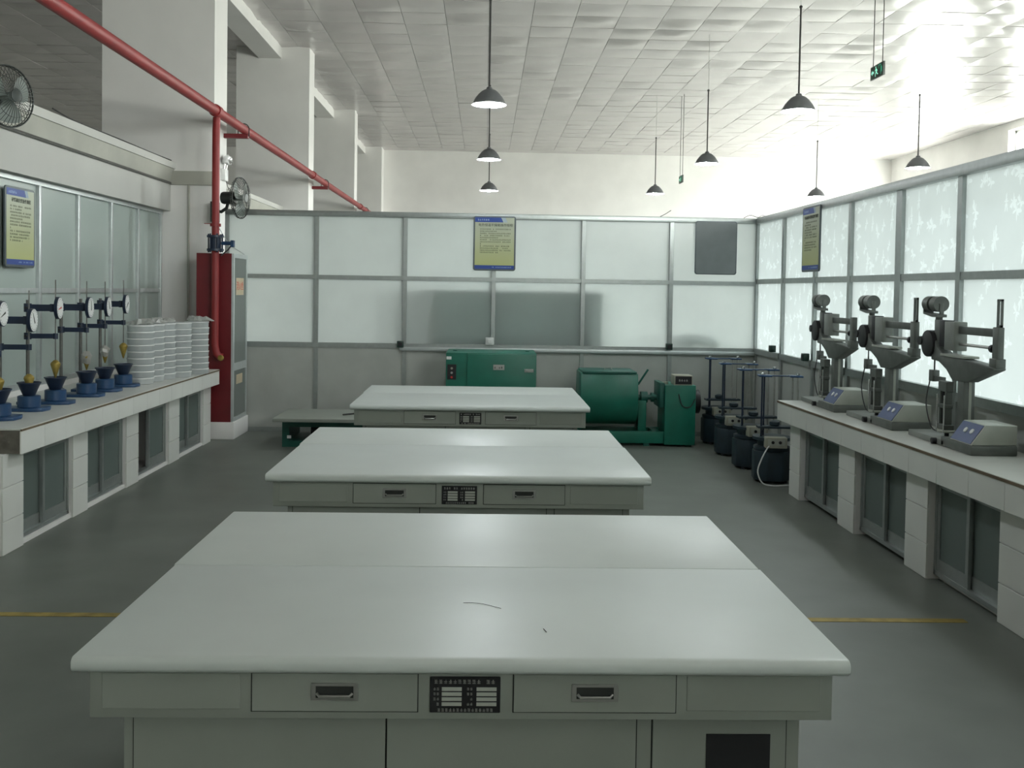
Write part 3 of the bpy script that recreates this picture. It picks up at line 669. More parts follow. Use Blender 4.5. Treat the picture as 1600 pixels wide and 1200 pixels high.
# ------------------------------------------------------------------ lever bending machines on the right counter
def lever_machine(label, loc, rz, plate=True):
    """long axis along y, near end towards -y; operator side faces -x"""
    t = thing('bending_tester', label, 'machine', loc, rz, 'lever bending machines on the right counter')
    MB().box(-.13, .13, -.10, .38, 0, .036).build('base_plate', 'castmid', t, bevel=.006)
    MB().box(-.13, .13, -.42, -.06, 0, .055).build('base_block', 'cast', t, bevel=.008)
    MB().cyl((-.128, .0, .02), (-.155, .0, .02), .018, n=14).build('adjusting_knob', 'dark', t)
    cb = MB().prism([(-.125, .055), (.13, .055), (.13, .165), (-.045, .165)], -.41, -.16, 'y').build('control_box', 'castlight', t, bevel=.004)
    sl = math.atan2(.11, .08); X = Matrix.Translation((-.0862, -.285, .111)) @ Matrix.Rotation(-sl, 4, 'Y')
    MB().box(-.062, .062, -.115, .115, 0, .002, X=X).build('blue_panel', 'panelblue', cb, smooth=False)
    pd = MB()
    for q in (-.05, .02): pd.lathe([(.016, .002), (.016, .008), (.008, .01)], (0.01, q, 0), 12, X=X)
    pd.build('button', 'whitepaint', cb)
    cl = MB().box(-.028, .038, -.115, -.035, .036, .40).build('main_column', 'cast', t, bevel=.006)
    MB().box(.0, .016, -.118, -.112, .06, .38).build('column_rib', 'castlight', cl, smooth=False)
    sp = MB().cyl((-.03, .075, .036), (-.03, .075, .33), .013, n=12).cyl((-.03, .12, .10), (-.03, .12, .36), .010, n=12)
    sp.build('tension_screw', 'dark', t)
    gp = MB().box(-.055, -.008, .045, .15, .30, .36).box(-.055, -.008, .05, .145, .20, .225).box(-.052, -.01, .055, .07, .10, .30).box(-.052, -.01, .125, .14, .10, .30).box(-.06, 0, .045, .15, .075, .105)
    gp.build('specimen_grip', 'cast', t, bevel=.003, seg=1)
    for yy in (.052, .142): MB().cyl((-.062, yy, .06), (-.062, yy, .28), .005, n=8).build('guide_rod', 'chrome', t)
    MB().lathe([(.045, .058), (.05, .062), (.05, .07), (.045, .074), (.012, .074)], (-.03, .085, 0), 20).build('hand_wheel', 'castlight', t)
    # the casting that carries the lever
    prof = [(-.45, .482), (-.45, .468), (-.16, .378), (.02, .372), (.10, .43), (.20, .47), (.30, .475), (.30, .60), (.26, .60), (.235, .56), (.15, .52), (-.12, .505)]
    MB().prism(prof, -.035, .035, 'x').build('lever_bracket', 'cast', t, bevel=.005)
    MB().box(-.045, .045, -.14, .16, .508, .522).build('white_tray', 'castlight', t, bevel=.002, seg=1)
    MB().box(-.02, .02, .215, .30, .50, .72).build('rear_upright', 'cast', t, bevel=.004)
    MB().box(-.028, .028, .135, .215, .56, .72).build('pivot_block', 'dark', t, bevel=.004)
    MB().box(-.012, .012, -.42, .25, .645, .690).build('lever_beam', 'cast', t, bevel=.003)
    MB().cyl((-.0, -.40, .585), (-.0, .16, .585), .009, n=12).build('lead_screw', 'steel', t)
    MB().box(-.04, .04, .0, .125, .545, .715).build('sliding_weight', 'castmid', t, bevel=.005)
    MB().box(-.018, .018, -.455, -.395, .478, .70).build('front_upright', 'cast', t, bevel=.004)
    MB().box(-.028, .028, -.46, -.385, .482, .53).build('upright_foot', 'cast', t, bevel=.004)
    MB().cyl((0, -.385, .58), (0, -.36, .58), .022, n=16).build('screw_knob', 'dark', t)
    if plate:
        sp_ = MB().box(-.006, .006, -.460, -.450, .70, .85).box(-.006, .006, -.422, -.412, .70, .85).box(-.006, .006, -.460, -.412, .84, .852).box(-.006, .006, -.460, -.412, .70, .712)
        sp_.build('slotted_plate', 'cast', t, smooth=False)
    MB().cyl((-.05, .335, .572), (.03, .335, .572), .082, n=28).build('balance_wheel', 'dark', t, bevel=.006)
    MB().cyl((-.055, .425, .585), (.02, .425, .585), .028, n=16).build('wheel_knob', 'dark', t)
    MB().prism([(.255, .60), (.315, .60), (.31, .70), (.30, .75), (.26, .75), (.262, .70)], -.014, .014, 'x').box(-.014, .014, .248, .256, .75, .82).build('weight_post', 'cast', t, bevel=.003)
    MB().prism([(.245, .735), (.315, .735), (.44, .752), (.44, .80), (.432, .80), (.425, .762), (.245, .752)], -.03, .03, 'x').build('weight_cradle', 'cast', t)
    wt = MB().cyl((-.0, .255, .815), (-.0, .325, .815), .048, n=24).cyl((0, .325, .815), (0, .355, .815), .028, n=16).cyl((0, .355, .815), (0, .425, .815), .048, n=24)
    wt.build('counterweight', 'cast', t)
    MB().cyl((0, .325, .50), (0, .325, .41), .005, n=8).build('hanger_rod', 'dark', t)
    MB().box(-.022, .022, .30, .355, .34, .41).build('switch_box', 'cast', t, bevel=.003)
    MB().box(-.01, .01, .19, .30, .345, .375).build('switch_arm', 'cast', t, smooth=False)
    MB().tube(cr([(-.02, .34, .34), (-.03, .36, .2), (-.02, .30, .06), (.0, .22, .045)]), .004, 6).build('cable', 'cord', t)
    return t
lever_machine('grey lever bending machine nearest the camera, at the right picture edge', (2.775, 5.72, ZK), .0)
lever_machine('grey lever bending machine in the middle of three on the right counter', (2.735, 6.675, ZK), .0)
lever_machine('grey lever bending machine farthest of three, without a tall slotted plate', (2.70, 7.61, ZK), -.02, False)
tag(MB().box(2.86, 2.99, 4.88, 5.10, ZK, ZK + .085).build('power_adapter', 'cast', bevel=.01), 'low grey box on the right counter beside the nearest machine', 'box')

# ------------------------------------------------------------------ fire hose cabinet, pipes, brackets
fc_ = thing('fire_cabinet', 'red fire hose cabinet with white framed glass door on plinth', 'cabinet', (-2.62, 10.37, 0))
MB().box(-.40, .035, -.01, .62, 0, .18).build('plinth', 'plaster', fc_, bevel=.006)
cb = MB().box(-.36, -.34, 0, .60, .18, 1.93).box(-.34, .0, 0, .012, .18, 1.93).box(-.34, .0, .588, .60, .18, 1.93).box(-.34, .0, .012, .588, .18, .195).box(-.34, .0, .012, .588, 1.915, 1.93).box(-.34, -.02, .012, .588, .735, .75)
cb.build('body', 'darkred', fc_, smooth=False)
MB().box(-.338, -.33, .012, .588, .195, 1.915).build('liner', 'castlight', fc_, smooth=False)
dr = MB()
for (a, b, z0, z1) in ((0, .045, .18, 1.93), (.555, .60, .18, 1.93), (.045, .555, .18, .225), (.045, .555, 1.885, 1.93), (.045, .555, .71, .79)): dr.box(0, .022, a, b, z0, z1)
dr = dr.build('door', 'alulight', fc_, smooth=False)
MB().box(.008, .013, .045, .555, .79, 1.885).build('pane', 'greypane', dr, smooth=False)
MB().box(.008, .013, .045, .555, .225, .71).build('pane', 'greypane', dr, smooth=False)
RX = Matrix(((0, 0, 1, 0), (1, 0, 0, 0), (0, 1, 0, 0), (0, 0, 0, 1)))     # text drawn in xy faces +x
lb1 = MB().box(.0131, .0145, .14, .46, 1.50, 1.68).build('label_card', 'labelpaper', dr, smooth=False)
text_mesh('消火栓', .10, Matrix.Translation((.0148, .30, 1.56)) @ RX, 'lettering', 'redmark', dr)
MB().box(.0131, .0145, .17, .43, .56, .66).build('label_card', 'labelpaper', dr, smooth=False)
MB().tube([(-.05, .20, .82), (-.05, .48, 1.22)], .006, 8).build('hose_rod', 'orange', fc_)
MB().lathe([(.15, -.04), (.16, -.03), (.16, .03), (.15, .04), (.05, .04), (.05, -.04)], (0, 0, 0), 24, X=Matrix.Translation((-.17, .3, 1.05)) @ Matrix.Rotation(PI / 2, 4, 'Y'), closed=True).build('hose_reel', 'cream', fc_)

PX, PZ, PR = -2.768, 3.376, .051
pm_ = thing('main_pipe', 'long red fire main running overhead along the pillars', 'pipe', (0, 0, 0))
MB().cyl((PX, -4.9, PZ), (PX, 28.9, PZ), PR, n=20).build('pipe', 'red', pm_)
for yy in (10.30, 16.0, 22.0): MB().cyl((PX, yy - .06, PZ), (PX, yy + .06, PZ), PR + .012, n=20).build('coupling', 'red', pm_)
rs = thing('riser_pipe', 'red riser pipe dropping in front of the fire cabinet', 'pipe', (0, 0, 0))
pts = [(PX + .004, 10.30, PZ - .066), (PX + .004, 10.297, PZ - .12), (-2.766, 10.292, PZ - .2), (-2.766, 10.29, 2.6), (-2.766, 10.29, .98), (-2.75, 10.295, .90), (-2.72, 10.305, .865), (-2.69, 10.315, .86)]
MB().tube(pts, .038, 16).build('pipe', 'red', rs)
vl = MB().cyl((-2.766, 10.29, 1.96), (-2.766, 10.29, 2.10), .058, n=20).cyl((-2.766, 10.29, 1.95), (-2.766, 10.29, 1.972), .085, n=20).cyl((-2.766, 10.29, 2.088), (-2.766, 10.29, 2.11), .085, n=20)
for q in range(6):
    a = PI / 3 * q; vl.cyl((-2.766 + .07 * math.cos(a), 10.29 + .07 * math.sin(a), 1.935), (-2.766 + .07 * math.cos(a), 10.29 + .07 * math.sin(a), 2.125), .009, n=6)
vl = vl.build('butterfly_valve', 'bluedark', rs)
MB().cyl((-2.70, 10.29, 2.03), (-2.58, 10.27, 2.03), .02, n=12).box(-2.60, -2.57, 10.24, 10.30, 1.99, 2.06).build('valve_stem', 'blue', vl)
MB().tube([(-2.585, 10.27, 2.03), (-2.62, 10.22, 1.96), (-2.68, 10.18, 1.90)], .008, 8).build('valve_handle', 'dark', vl)
MB().cyl((-2.766, 10.29, 2.20), (-2.766, 10.29, 2.23), .055, n=18).box(-2.88, -2.766, 10.285, 10.295, 2.225, 2.232).build('pipe_clamp', 'red', rs)
MB().lathe([(.02, 0), (.03, .005), (.03, .03), (.015, .04), (.01, .07)], (0, 0, 0), 12, X=Matrix.Translation((-2.70, 10.30, .855)) @ Matrix.Rotation(-PI / 2, 4, 'X') @ Matrix.Translation((0, 0, -.04))).build('drain_cock', 'brass', rs)
for i, yy in enumerate((11.45, 17.2, 23.0)):
    bk = thing('pipe_bracket', ['dark red pipe bracket on the nearest pillar', 'dark red pipe bracket on the second pillar', 'dark red pipe bracket on the third pillar'][i], 'bracket', (-2.987, yy, PZ - PR), 0, 'red pipe brackets')
    MB().box(0, .275, -.03, .03, -.055, -.004).build('channel', 'darkred', bk, bevel=.003)
    c0 = PX + 2.987
    MB().tube([(c0 - .062, 0, -.03)] + [(c0 + .062 * math.cos(a), 0, PR + .062 * math.sin(a)) for a in [PI - PI * k / 10 for k in range(11)]] + [(c0 + .062, 0, -.03)], .006, 8).build('u_bolt', 'cord', bk)

# ------------------------------------------------------------------ wall fans
def wall_fan(label, loc, rz, R, block=False):
    t = thing('wall_fan', label, 'fan', loc, rz, 'wall fans')
    MB().box(0, .02, -.045, .045, -.16, .06).build('wall_plate', 'fanmetal', t, bevel=.004)
    if block: MB().box(-.03, .0, -.04, .14, -.16, .06).build('mount_block', 'fanmetal', t, bevel=.003)
    MB().tube([(.01, 0, -.04), (.08, 0, -.05), (.14, 0, -.01), (.16, 0, .06)], .018, 10).build('arm', 'fanmetal', t)
    X = Matrix.Translation((.30, 0, .10)) @ Matrix.Rotation(PI / 2, 4, 'Y')
    MB().lathe([(.03, -.22), (.06, -.21), (.068, -.19), (.068, -.09), (.055, -.06), (.02, -.05)], (0, 0, 0), 20, X=X).build('motor', 'fanmetal', t)
    cg = MB()
    def ring(r, z, w_): cg.tube([(r * math.cos(2 * PI * k / 36), r * math.sin(2 * PI * k / 36), z) for k in range(36)], w_, 5, closed=True, X=X)
    ring(R, 0, .006); ring(R * .985, -.02, .003); ring(R * .7, .045, .0016); ring(R * .7, -.05, .0016); ring(R * .25, .06, .002)
    for k in range(40):
        a = 2 * PI * k / 40; c, s = math.cos(a), math.sin(a)
        cg.tube([(c * R * .2, s * R * .2, .062), (c * R * .7, s * R * .7, .046), (c * R * .95, s * R * .95, .02), (c * R, s * R, 0), (c * R * .95, s * R * .95, -.03), (c * R * .7, s * R * .7, -.05), (c * R * .25, s * R * .25, -.06)], .0017, 4, X=X)
    cg.build('cage', 'fanmetal', t)
    MB().lathe([(R * .2, .06), (R * .2, .066), (R * .1, .07), (1e-4, .07)], (0, 0, 0), 20, X=X).build('badge', 'fanmetal', t)
    MB().cyl((0, 0, -.05), (0, 0, .03), .03, n=16, X=X).build('hub', 'fanblade', t)
    for k in range(3):
        vs_ = []; fs = []
        for j in range(5):
            for i in range(5):
                rr = .03 + (R * .88 - .03) * j / 4; wd = (.35 + .35 * math.sin(PI * (.2 + .65 * j / 4))) * (i / 4 - .5) * 2
                a = 2 * PI * k / 3 + wd; vs_.append((rr * math.cos(a), rr * math.sin(a), .018 * (i / 4 - .5) * 2))
        for j in range(4):
            for i in range(4): fs.append((j * 5 + i, j * 5 + i + 1, j * 5 + i + 6, j * 5 + i + 5))
        mb = MB(); mb._add(vs_, fs, X=X); mb.build('blade', 'fanblade', t)
    return t
wall_fan('dark wall fan on the nearest pillar above the red cabinet', (-2.945, 10.905, 2.445), -math.radians(10), .222, True)
wall_fan('dark wall fan at the left picture edge above the lintel', (-3.428, 6.79, 2.72), -math.radians(22), .20, True)
em = thing('emergency_light', 'twin head emergency light on the nearest pillar above the fan', 'light', (-2.987, 11.38, 2.86))
MB().box(0, .05, -.07, .07, -.08, .05).build('case', 'whitepaint', em, bevel=.006)
for sy in (-.05, .05):
    h = MB().lathe([(.02, -.05), (.04, -.03), (.052, .02), (.055, .03), (.05, .03), (.01, .0)], (0, 0, 0), 18, X=Matrix.Translation((.06, sy, .15)) @ Matrix.Rotation(PI / 2.3, 4, 'Y')).build('lamp_head', 'chrome', em)
    MB().cyl((.03, sy, .045), (.045, sy, .13), .01, n=8).build('stem', 'steel', h)
MB().tube(cr([(.03, .05, -.08), (.05, .10, -.17), (.10, .10, -.24), (.13, .02, -.23), (.08, -.02, -.16)]), .004, 6).build('cable', 'cord', em)
tag(MB().tube(cr([(-2.95, 11.0, 2.28), (-2.90, 10.985, 2.2), (-2.80, 10.985, 2.05), (-2.68, 10.97, 1.97), (-2.62, 10.93, 1.935)]), .004, 6).build('cabinet_cable', 'alulight'), 'thin pale cable hanging from the fan to the red cabinet', 'cable')

# ------------------------------------------------------------------ notice boards, sockets
def board(label, X, title, seed, bw=.467, bh=.60, blank=False):
    t = thing('notice_board' if not blank else 'blank_board', label, 'board', (0, 0, 0))
    t.matrix_world = X
    rr = .028; pts = []
    for cx_, cz_, a0 in ((1, 1, 0), (-1, 1, PI / 2), (-1, -1, PI), (1, -1, 1.5 * PI)):
        pts += [(cx_ * (bw / 2 - rr) + rr * math.cos(a0 + PI / 2 * q / 5), cz_ * (bh / 2 - rr) + rr * math.sin(a0 + PI / 2 * q / 5)) for q in range(6)]
    fr = MB().prism(pts, -.014, 0, 'y').build('frame', 'boardframe', t, bevel=.002, seg=1)
    if blank:
        MB().prism([(x * .955, z * .965) for x, z in pts], -.0165, -.014, 'y').build('panel', 'boardback', t, smooth=False)
        return t
    a, b = -bw / 2 + .018, bw / 2 - .018; zb, zt = -bh / 2 + .02, bh / 2 - .016
    MB().box(a, b, -.0155, -.014, zb, zt).build('sheet', 'signyellow', t, smooth=False)
    MB().prism([(a, zt - .052), (a + .31, zt - .052), (a + .285, zt), (a, zt)], -.0165, -.0155, 'y').build('header', 'signblue', t, smooth=False)
    st = MB()
    for q in range(3): st.prism([(a + .318 + q * .014, zt - .052), (a + .324 + q * .014, zt - .052), (a + .299 + q * .014, zt), (a + .293 + q * .014, zt)], -.0165, -.0155, 'y')
    st.build('stripe', 'signlight', t, smooth=False)
    MB().box(a, b, -.0165, -.0155, zb, zb + .040).build('footer', 'signblue', t, smooth=False)
    TX = Matrix(((1, 0, 0, 0), (0, 0, -1, 0), (0, 1, 0, 0), (0, 0, 0, 1)))
    text_mesh(title, .0345, Matrix.Translation((.01, -.0166, zt - .095)) @ TX, 'title', 'ink', t)
    rg = random.Random(seed); g1 = MB(); g2 = MB()
    z = zt - .135
    for ln in (1, .55, 1, .95, .6, 1, 1, .08, .97, .9, 1, .62):
        glyphs(g1, a + .055, a + .055 + .345 * ln, z, .0135, -.0156, rg, dens=.9); z -= .0232
    g1.build('body_text', 'inksoft', t, smooth=False)['kind'] = 'stuff'
    glyphs(g2, a + .03, a + .17, zt - .036, .019, -.0166, rg, dens=.9); glyphs(g2, a + .19, b - .02, zb + .014, .011, -.0166, rg)
    g2.build('small_print', 'signlight', t, smooth=False)['kind'] = 'stuff'
    return t
Tm = Matrix.Translation
board('yellow and blue notice board on the back partition above the oven', Tm((.097, D - .045, 2.107)), '电热恒温干燥箱操作规程', 1)
board('yellow and blue notice board seen edge-on on the right partition', Tm((XP - .05, 9.07, 2.11)) @ Matrix.Rotation(-PI / 2, 4, 'Z'), '电动抗折试验机操作规程', 2, bw=.49)
board('yellow and blue notice board on the left glazed wall', Tm((XL + .045, 7.63, 2.01)) @ Matrix.Rotation(PI / 2, 4, 'Z'), '砂浆稠度仪操作规程', 3, bw=.48)
board('blank grey board with rounded corners on the back partition', Tm((2.547, D - .045, 2.10)), '', 4, .465, .59, True)
so = ['dark green socket box on the back partition sill, left of the oven', 'dark green socket box on the back partition sill, right of the mixer drum', 'dark green socket box on the right sill nearest the corner', 'dark green socket box on the right sill, second from the corner', 'dark green socket box on the right sill, third from the corner']
for i, (xx, yy, zz) in enumerate(((-.92, D - .075, .985), (2.045, D - .075, 1.0), (XP - .065, 10.2, 1.035), (XP - .065, 9.14, 1.02), (XP - .065, 8.27, 1.02))):
    t = thing('socket_box', so[i], 'socket', (xx, yy, zz), 0 if i < 2 else -PI / 2, 'dark green socket boxes')
    MB().box(-.035, .035, -.03, .03, -.035, .035).build('case', 'socket', t, bevel=.005)
    MB().box(-.022, .022, -.033, -.03, -.022, .022).build('face', 'dark', t, smooth=False)
t = thing('wall_switch', 'small white switch box on the back partition below the notice board', 'switch', (.06, D - .05, 1.03))
MB().box(-.045, .045, -.022, .015, -.04, .04).build('case', 'whitepaint', t, bevel=.004); MB().box(-.02, .02, -.026, -.022, -.02, .02).build('rocker', 'whitepaint', t, bevel=.002, seg=1)
for i, (nm, pts, lab) in enumerate((('loose_wire', [(2.86, D, 2.437), (2.93, D - .02, 2.47), (3.02, D, 2.45), (3.08, D + .02, 2.475), (3.12, D - .05, 2.445)], 'tangle of thin dark wire on the partition corner'),
                                    ('loose_wire', [(1.93, D, 2.438), (1.99, D, 2.47), (2.05, D, 2.51)], 'thin wire end sticking up from the back partition rail'))):
    tag(MB().tube(cr(pts), .004, 6).build(nm, 'cord'), lab, 'wire')

# ------------------------------------------------------------------ machines at the back
ov = thing('drying_oven', 'green drying oven against the back partition behind the farthest bench', 'oven', (.075, 10.42, 0))
MB().box(-.46, .46, -.32, .32, .0, .955).build('body', 'green', ov, bevel=.006)
od = MB().box(-.245, .452, -.345, -.32, .10, .945).build('door', 'green', ov, bevel=.005)
MB().box(.02, .135, -.350, -.345, .785, .84).build('name_plate', 'steel', od, bevel=.002, seg=1)
gl = MB(); glyphs(gl, .03, .125, .80, .02, -.3502, random.Random(5)); gl.build('lettering', 'ink', od, smooth=False)
MB().box(.335, .43, -.352, -.345, .765, .80).cyl((.36, -.352, .785), (.36, -.375, .785), .012, n=10).box(.35, .425, -.385, -.372, .777, .793).build('latch', 'chrome', od, bevel=.001, seg=1)
cp = MB().box(-.445, -.355, -.326, -.32, .68, .835).build('control_panel', 'dark', ov, bevel=.002, seg=1)
for q in range(3): MB().cyl((-.40, -.326, .705 + q * .045), (-.40, -.338, .705 + q * .045), .012, n=10).build('knob', ['redmark', 'steel', 'cream'][q], cp)
MB().box(-.455, -.405, -.325, -.32, .885, .915).build('label_card', 'whitepaint', ov, smooth=False)
for sx in (-.38, .38): MB().cyl((sx, 0, .955), (sx, 0, .962), .02, n=10).build('vent_cap', 'greendark', ov)

mx = thing('drum_mixer', 'green drum mixer with control cabinet right of the farthest bench', 'mixer', (1.6, 10.45, 0))
MB().box(-.68, .58, -.20, -.13, .03, .15).box(-.68, .58, .13, .20, .03, .15).box(-.68, -.60, -.13, .13, .03, .15).box(.17, .25, -.13, .13, .03, .15).build('base_frame', 'green', mx, bevel=.004)
for sx in (-.64, .1, .54): 
    for sy in (-.165, .165): MB().box(sx - .03, sx + .03, sy - .03, sy + .03, 0, .03).build('foot', 'greendark', mx, smooth=False)
X = Tm((-.30, 0, .50)) @ Matrix.Rotation(PI / 2, 4, 'Y')
n = 28; prof = []
for k in range(n):           # U-shaped trough: round below, tapering to a flat hopper mouth above
    a = -PI * k / (n - 1) * 1.12 + PI * .06
    prof.append((.285 * math.cos(a), .49 + .285 * math.sin(a)))
prof += [(-.235, .755), (.235, .755)]
MB().prism(prof, -.60, -.005, 'x').build('drum', 'green', mx, bevel=.008)
MB().box(-.58, -.02, -.25, .25, .75, .775).build('lid', 'greendark', mx, bevel=.004)
MB().tube([(-.33, -.02, .772), (-.32, -.02, .80), (-.26, -.02, .80), (-.25, -.02, .772)], .006, 8).build('lid_handle', 'steel', mx)
MB().cyl((-.005, 0, .49), (.30, 0, .49), .028, n=14).cyl((.06, 0, .49), (.13, 0, .49), .06, n=18).cyl((.17, 0, .49), (.2, 0, .49), .05, n=16).build('drive_shaft', 'greendark', mx)
MB().box(.02, .105, -.12, .12, .15, .46).build('bearing_stand', 'green', mx, bevel=.004)
MB().box(-.68, -.61, -.12, .12, .15, .50).build('bearing_stand', 'green', mx, bevel=.004)
MB().cyl((-.0, -.20, .64), (.10, -.21, .80), .011, n=10).build('tilt_handle', 'greendark', mx)
tw = MB().box(.28, .60, -.23, .2, .02, .64).build('control_cabinet', 'green', mx, bevel=.006)
MB().box(.23, .28, -.2, .16, .40, .66).build('coupling_guard', 'greendark', tw, bevel=.004)
MB().cyl((.30, -.1, .64), (.30, -.1, .665), .03, n=14).build('cap', 'cream', tw)
db = MB().box(.375, .565, -.22, -.02, .64, .742).build('timer_box', 'cream', tw, bevel=.004)
MB().box(.385, .555, -.2225, -.22, .652, .732).build('timer_face', 'dark', db, smooth=False)
gl = MB(); glyphs(gl, .42, .53, .68, .022, -.2228, random.Random(9), dens=.7); gl.build('digits', 'steel', db, smooth=False)
MB().cyl((.60, 0, .45), (.68, 0, .45), .125, n=24).build('pulley', 'dark', mx, bevel=.006)
MB().tube(cr([(.42, -.235, .55), (.46, -.24, .43), (.54, -.24, .42), (.59, -.24, .50)]), .005, 6).build('cable', 'cord', mx)

vt = thing('vibrating_table', 'low green vibrating table with pale plate left of the farthest bench', 'vibrating table', (-1.55, 10.2, 0))
MB().box(-.52, .52, -.40, .42, .265, .30).build('plate', 'benchside', vt, bevel=.004)
MB().box(-.45, .45, -.26, .32, .0, .06).box(-.45, .45, -.26, .32, .20, .265).box(-.45, -.38, -.26, .32, .06, .20).box(.38, .45, -.26, .32, .06, .20).build('frame', 'greendark', vt, smooth=False)
MB().cyl((-.2, 0, .13), (.2, 0, .13), .06, n=18).build('motor', 'dark', vt)
for sx in (-.4, .4):
    for sy in (-.22, .28): MB().lathe([(.03, .20), (.035, .225), (.03, .25), (.035, .265)], (sx, sy, 0), 12).build('spring', 'dark', vt)
MB().box(-.40, -.36, -.265, -.26, .085, .115).build('label_card', 'whitepaint', vt, smooth=False)
vb = thing('vibrator_head', 'small pale fitting with black cable on the vibrating table', 'fitting', (-1.22, 10.05, .30))
MB().lathe([(.05, 0), (.055, .01), (.05, .03), (.02, .045)], (0, 0, 0), 16).build('body', 'whitepaint', vb)
MB().tube(cr([(-.02, 0, .035), (-.12, .02, .02), (-.2, .06, .008), (-.1, .14, .008), (.1, .2, .012), (.25, .24, .012)]), .008, 8).build('cable', 'cord', vb)

def shaker(label, loc, rz, cable=False):
    t = thing('sieve_shaker', label, 'machine', loc, rz, 'dark blue sieve shakers in a row by the right partition')
    oc = [(.17 * math.cos(PI / 8 + PI / 4 * k), .17 * math.sin(PI / 8 + PI / 4 * k)) for k in range(8)]
    MB().prism(oc, .02, .27, 'z').build('base', 'navy', t, bevel=.012)
    for q in range(4):
        a = PI / 4 + PI / 2 * q; MB().cyl((.13 * math.cos(a), .13 * math.sin(a), 0), (.13 * math.cos(a), .13 * math.sin(a), .03), .025, n=10).build('foot', 'dark', t)
    MB().lathe([(.15, .27), (.155, .28), (.155, .30), (.12, .31), (.12, .355), (.165, .36), (.165, .385), (.05, .39)], (0, 0, 0), 24).build('turntable', 'navy', t)
    cb = MB().prism([(-.09, .31), (.09, .31), (.09, .40), (-.09, .40)], -.205, -.115, 'y').build('control_box', 'cream', t, bevel=.006)
    MB().box(-.07, .07, -.207, -.205, .335, .385).build('face', 'castlight', cb, smooth=False)
    for q in (-.03, .03): MB().cyl((q, -.207, .36), (q, -.217, .36), .013, n=10).build('knob', 'dark', cb)
    for dx in (-.10, -.07, .17, .20):
        MB().cyl((dx, .03 if dx in (-.07, .17) else -.04, .38), (dx, .03 if dx in (-.07, .17) else -.04, .915), .0075, n=8).build('rod', 'steel' if dx > 0 else 'bluedark', t)
    MB().box(-.13, .24, -.055, .05, .455, .475).build('lower_bar', 'navy', t, bevel=.004)
    MB().lathe([(.035, .475), (.045, .485), (.045, .51), (.02, .52)], (.02, 0, 0), 14).build('hub', 'navy', t)
    MB().box(-.13, -.02, -.065, .055, .895, .91).box(.13, .24, -.065, .055, .895, .91).box(-.02, .13, -.02, .015, .897, .908).build('top_bar', 'blue', t, bevel=.004)
    for dx in (-.10, .20): MB().lathe([(.012, .91), (.016, .915), (.016, .93), (.006, .935)], (dx, -.04, 0), 10).build('lock_nut', 'chrome', t)
    if cable: MB().tube(cr([(.0, -.16, .36), (-.06, -.20, .33), (-.13, -.25, .22), (-.16, -.27, .12), (-.12, -.28, .03), (-.03, -.27, .008), (.08, -.24, .008), (.2, -.2, .008)]), .006, 8).build('cable', 'whitepaint', t)
    return t
shaker('dark sieve shaker nearest the tiled counter, white cable looped in front', (2.475, 8.42, 0), -.1, True)
shaker('dark sieve shaker second from the tiled counter', (2.47, 9.08, 0), .08)
shaker('dark sieve shaker third from the tiled counter', (2.47, 9.80, 0), -.05)
shaker('dark sieve shaker farthest back, beside the green mixer', (2.50, 10.55, 0), .05)

# things seen as blurred dark shapes through the back glass
cbk = thing('storage_cabinet', 'large dark cabinet showing as a blurred block through the back glass', 'cabinet', (.405, D + .282, 0))
MB().box(-.95, .95, -.22, .25, .08, 1.60).build('body', 'furn', cbk, bevel=.01)
MB().box(-.95, .95, -.23, -.22, .08, .12).box(-.01, .01, -.226, -.22, .12, 1.58).build('door_trim', 'furn', cbk, smooth=False)
MB().box(-.9, .9, -.18, .22, 0, .08).build('plinth', 'dark', cbk, smooth=False)
tb = thing('side_table', 'plain table hidden behind the right end of the back glass', 'table', (2.5, D + .35, 0))
MB().box(-.38, .38, -.25, .25, .94, .97).build('table_top', 'furn', tb, smooth=False)
for sx in (-.34, .34):
    for sy in (-.21, .21): MB().box(sx - .02, sx + .02, sy - .02, sy + .02, 0, .94).build('leg', 'furn', tb, smooth=False)
bd = MB(); rg = random.Random(12)
for k in range(9): bd.sphere((rg.uniform(-.2, .2), rg.uniform(-.05, .05), .08 + rg.uniform(0, .07)), rg.uniform(.05, .08), 10)
o = bd.build('dark_bundle', 'furn'); o.location = (2.5, D + .17, .975); tag(o, 'dark lumpy bundle blurred behind the right end of the back glass', 'bundle')

# ------------------------------------------------------------------ hanging lamps and exit signs
lamp = thing('pendant_lamp', '', 'lamp', (0, 0, 0), 0, 'conical pendant lamps')
sh = MB(); sh.lathe([(.185, 0), (.183, .006), (.170, .036), (.148, .074), (.118, .112), (.084, .145), (.060, .160), (.036, .167), (.030, .188), (.014, .196), (.001, .196)], (0, 0, 0), 36)
sh.f = [f for f in sh.f if len(f) == 4]; sh.m = [0] * len(sh.f)
sh.build('lamp_shade', 'shade', lamp)
si = MB(); si.lathe([(.185, 0), (.179, .006), (.166, .034), (.144, .072), (.114, .109), (.080, .141), (.001, .155)], (0, 0, 0), 36); si.f = [f for f in si.f if len(f) == 4]; si.m = [0] * len(si.f)
si.build('reflector', 'shadein', lamp)
MB().cyl((0, 0, .19), (0, 0, 1.13), .010, n=10).build('rod', 'cord', lamp)
MB().cyl((0, 0, 1.13), (0, 0, ZC - 3.6 + .02), .003, n=6).build('suspension_wire', 'steel', lamp)
MB().lathe([(.014, 1.12), (.018, 1.125), (.018, 1.14), (.006, 1.15)], (0, 0, 0), 10).build('rod_cap', 'cord', lamp)
MB().cyl((0, 0, .085), (0, 0, .150), .024, n=12).build('lamp_holder', 'whitepaint', lamp)
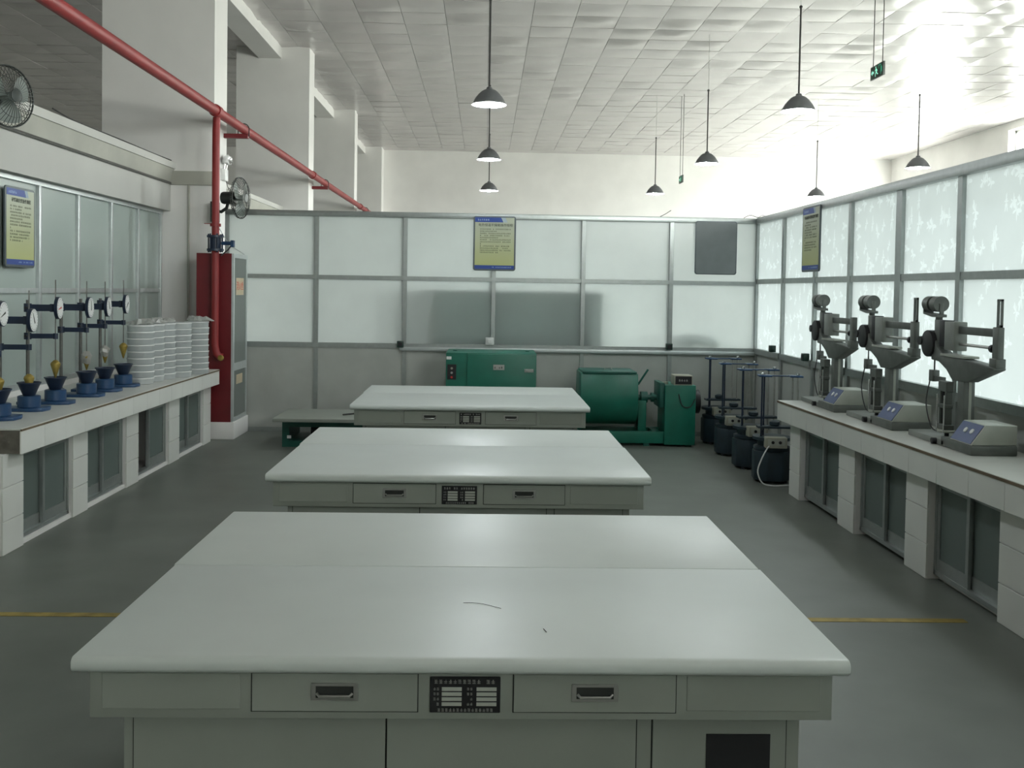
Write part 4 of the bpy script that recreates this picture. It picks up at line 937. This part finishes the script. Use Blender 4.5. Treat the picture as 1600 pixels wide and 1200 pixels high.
MB().lathe([(.001, -.024), (.022, -.018), (.038, -.002), (.046, .026), (.038, .060), (.022, .085)], (0, 0, 0), 18).build('bulb', 'bulb', lamp)
rows = [(10.86, .015), (15.42, .03), (20.25, .05)]
names = {0: 'in the central line', 1: 'in the line over the right partition', 2: 'in the line beyond the right partition'}
pos = []
for ri, (yy, ox) in enumerate([(6.1, .005)] + rows):  # first row is out of view, added to light the benches
    for ci, xx in enumerate((0.0, 3.38, 6.69)):
        pos.append((xx + ox, yy, ri, ci))
rn = ['unseen, added just above the picture', 'largest and nearest', 'middle one', 'smallest and farthest']
for k, (xx, yy, ri, ci) in enumerate(pos):
    lab = 'conical pendant lamp %s, %s' % (names[ci], rn[ri])
    if k == 0: lamp.location = (xx, yy, 3.6); lamp['label'] = lab
    else: dup(lamp, (xx, yy, 3.6), 0, lab)

def exit_sign(label, loc):
    """faces -x, hangs from two rods"""
    t = thing('exit_sign', label, 'sign', loc, 0, 'green exit signs')
    MB().box(-.012, .012, -.18, .18, -.075, .075).build('case', 'cast', t, bevel=.003)
    f = MB().box(-.0135, -.012, -.168, .168, -.064, .064).build('face', 'exitdark', t, smooth=False)
    x0, x1 = -.0148, -.0136
    mb = MB()   # left in the picture is +y: arrow, running figure, door
    mb.prism([(.150, 0), (.115, .030), (.115, .012), (.075, .012), (.075, -.012), (.115, -.012), (.115, -.030)], x0, x1, 'x')
    mb.build('arrow', 'exitwhite', f, smooth=False)
    fg = MB()
    fg.cyl((x0, .022, .046), (x1, .022, .046), .010, n=12)
    fg.prism([(.024, .034), (-.002, .030), (-.010, -.006), (.012, -.006)], x0, x1, 'x')
    fg.prism([(.022, .030), (.046, .012), (.042, .006), (.014, .020)], x0, x1, 'x').prism([(.0, .028), (-.024, .006), (-.018, .0), (.004, .016)], x0, x1, 'x')
    fg.prism([(.012, -.002), (.038, -.022), (.034, -.056), (.026, -.056), (.026, -.026), (.0, -.010)], x0, x1, 'x').prism([(-.008, -.002), (.006, -.008), (-.014, -.036), (-.044, -.040), (-.044, -.030), (-.020, -.026)], x0, x1, 'x')
    fg.build('running_figure', 'exitwhite', f, smooth=False)
    dd = MB().prism([(-.055, .056), (-.120, .056), (-.120, -.056), (-.112, -.056), (-.112, .048), (-.063, .048), (-.063, .02), (-.055, .02)], x0, x1, 'x').box(x0, x1, -.150, -.130, -.03, .03)
    dd.build('door_mark', 'exitgreen', f, smooth=False)
    for sy in (-.13, .13): MB().cyl((0, sy, .07), (0, sy, ZC - loc[2] + .02), .005, n=8).build('rod', 'cord', t)
    return t
exit_sign('green running figure exit sign hanging right of the lamps near the picture top', (4.31, 10.99, 4.085))
exit_sign('tiny distant exit sign hanging before the far wall', (3.95, 20.2, 3.90))
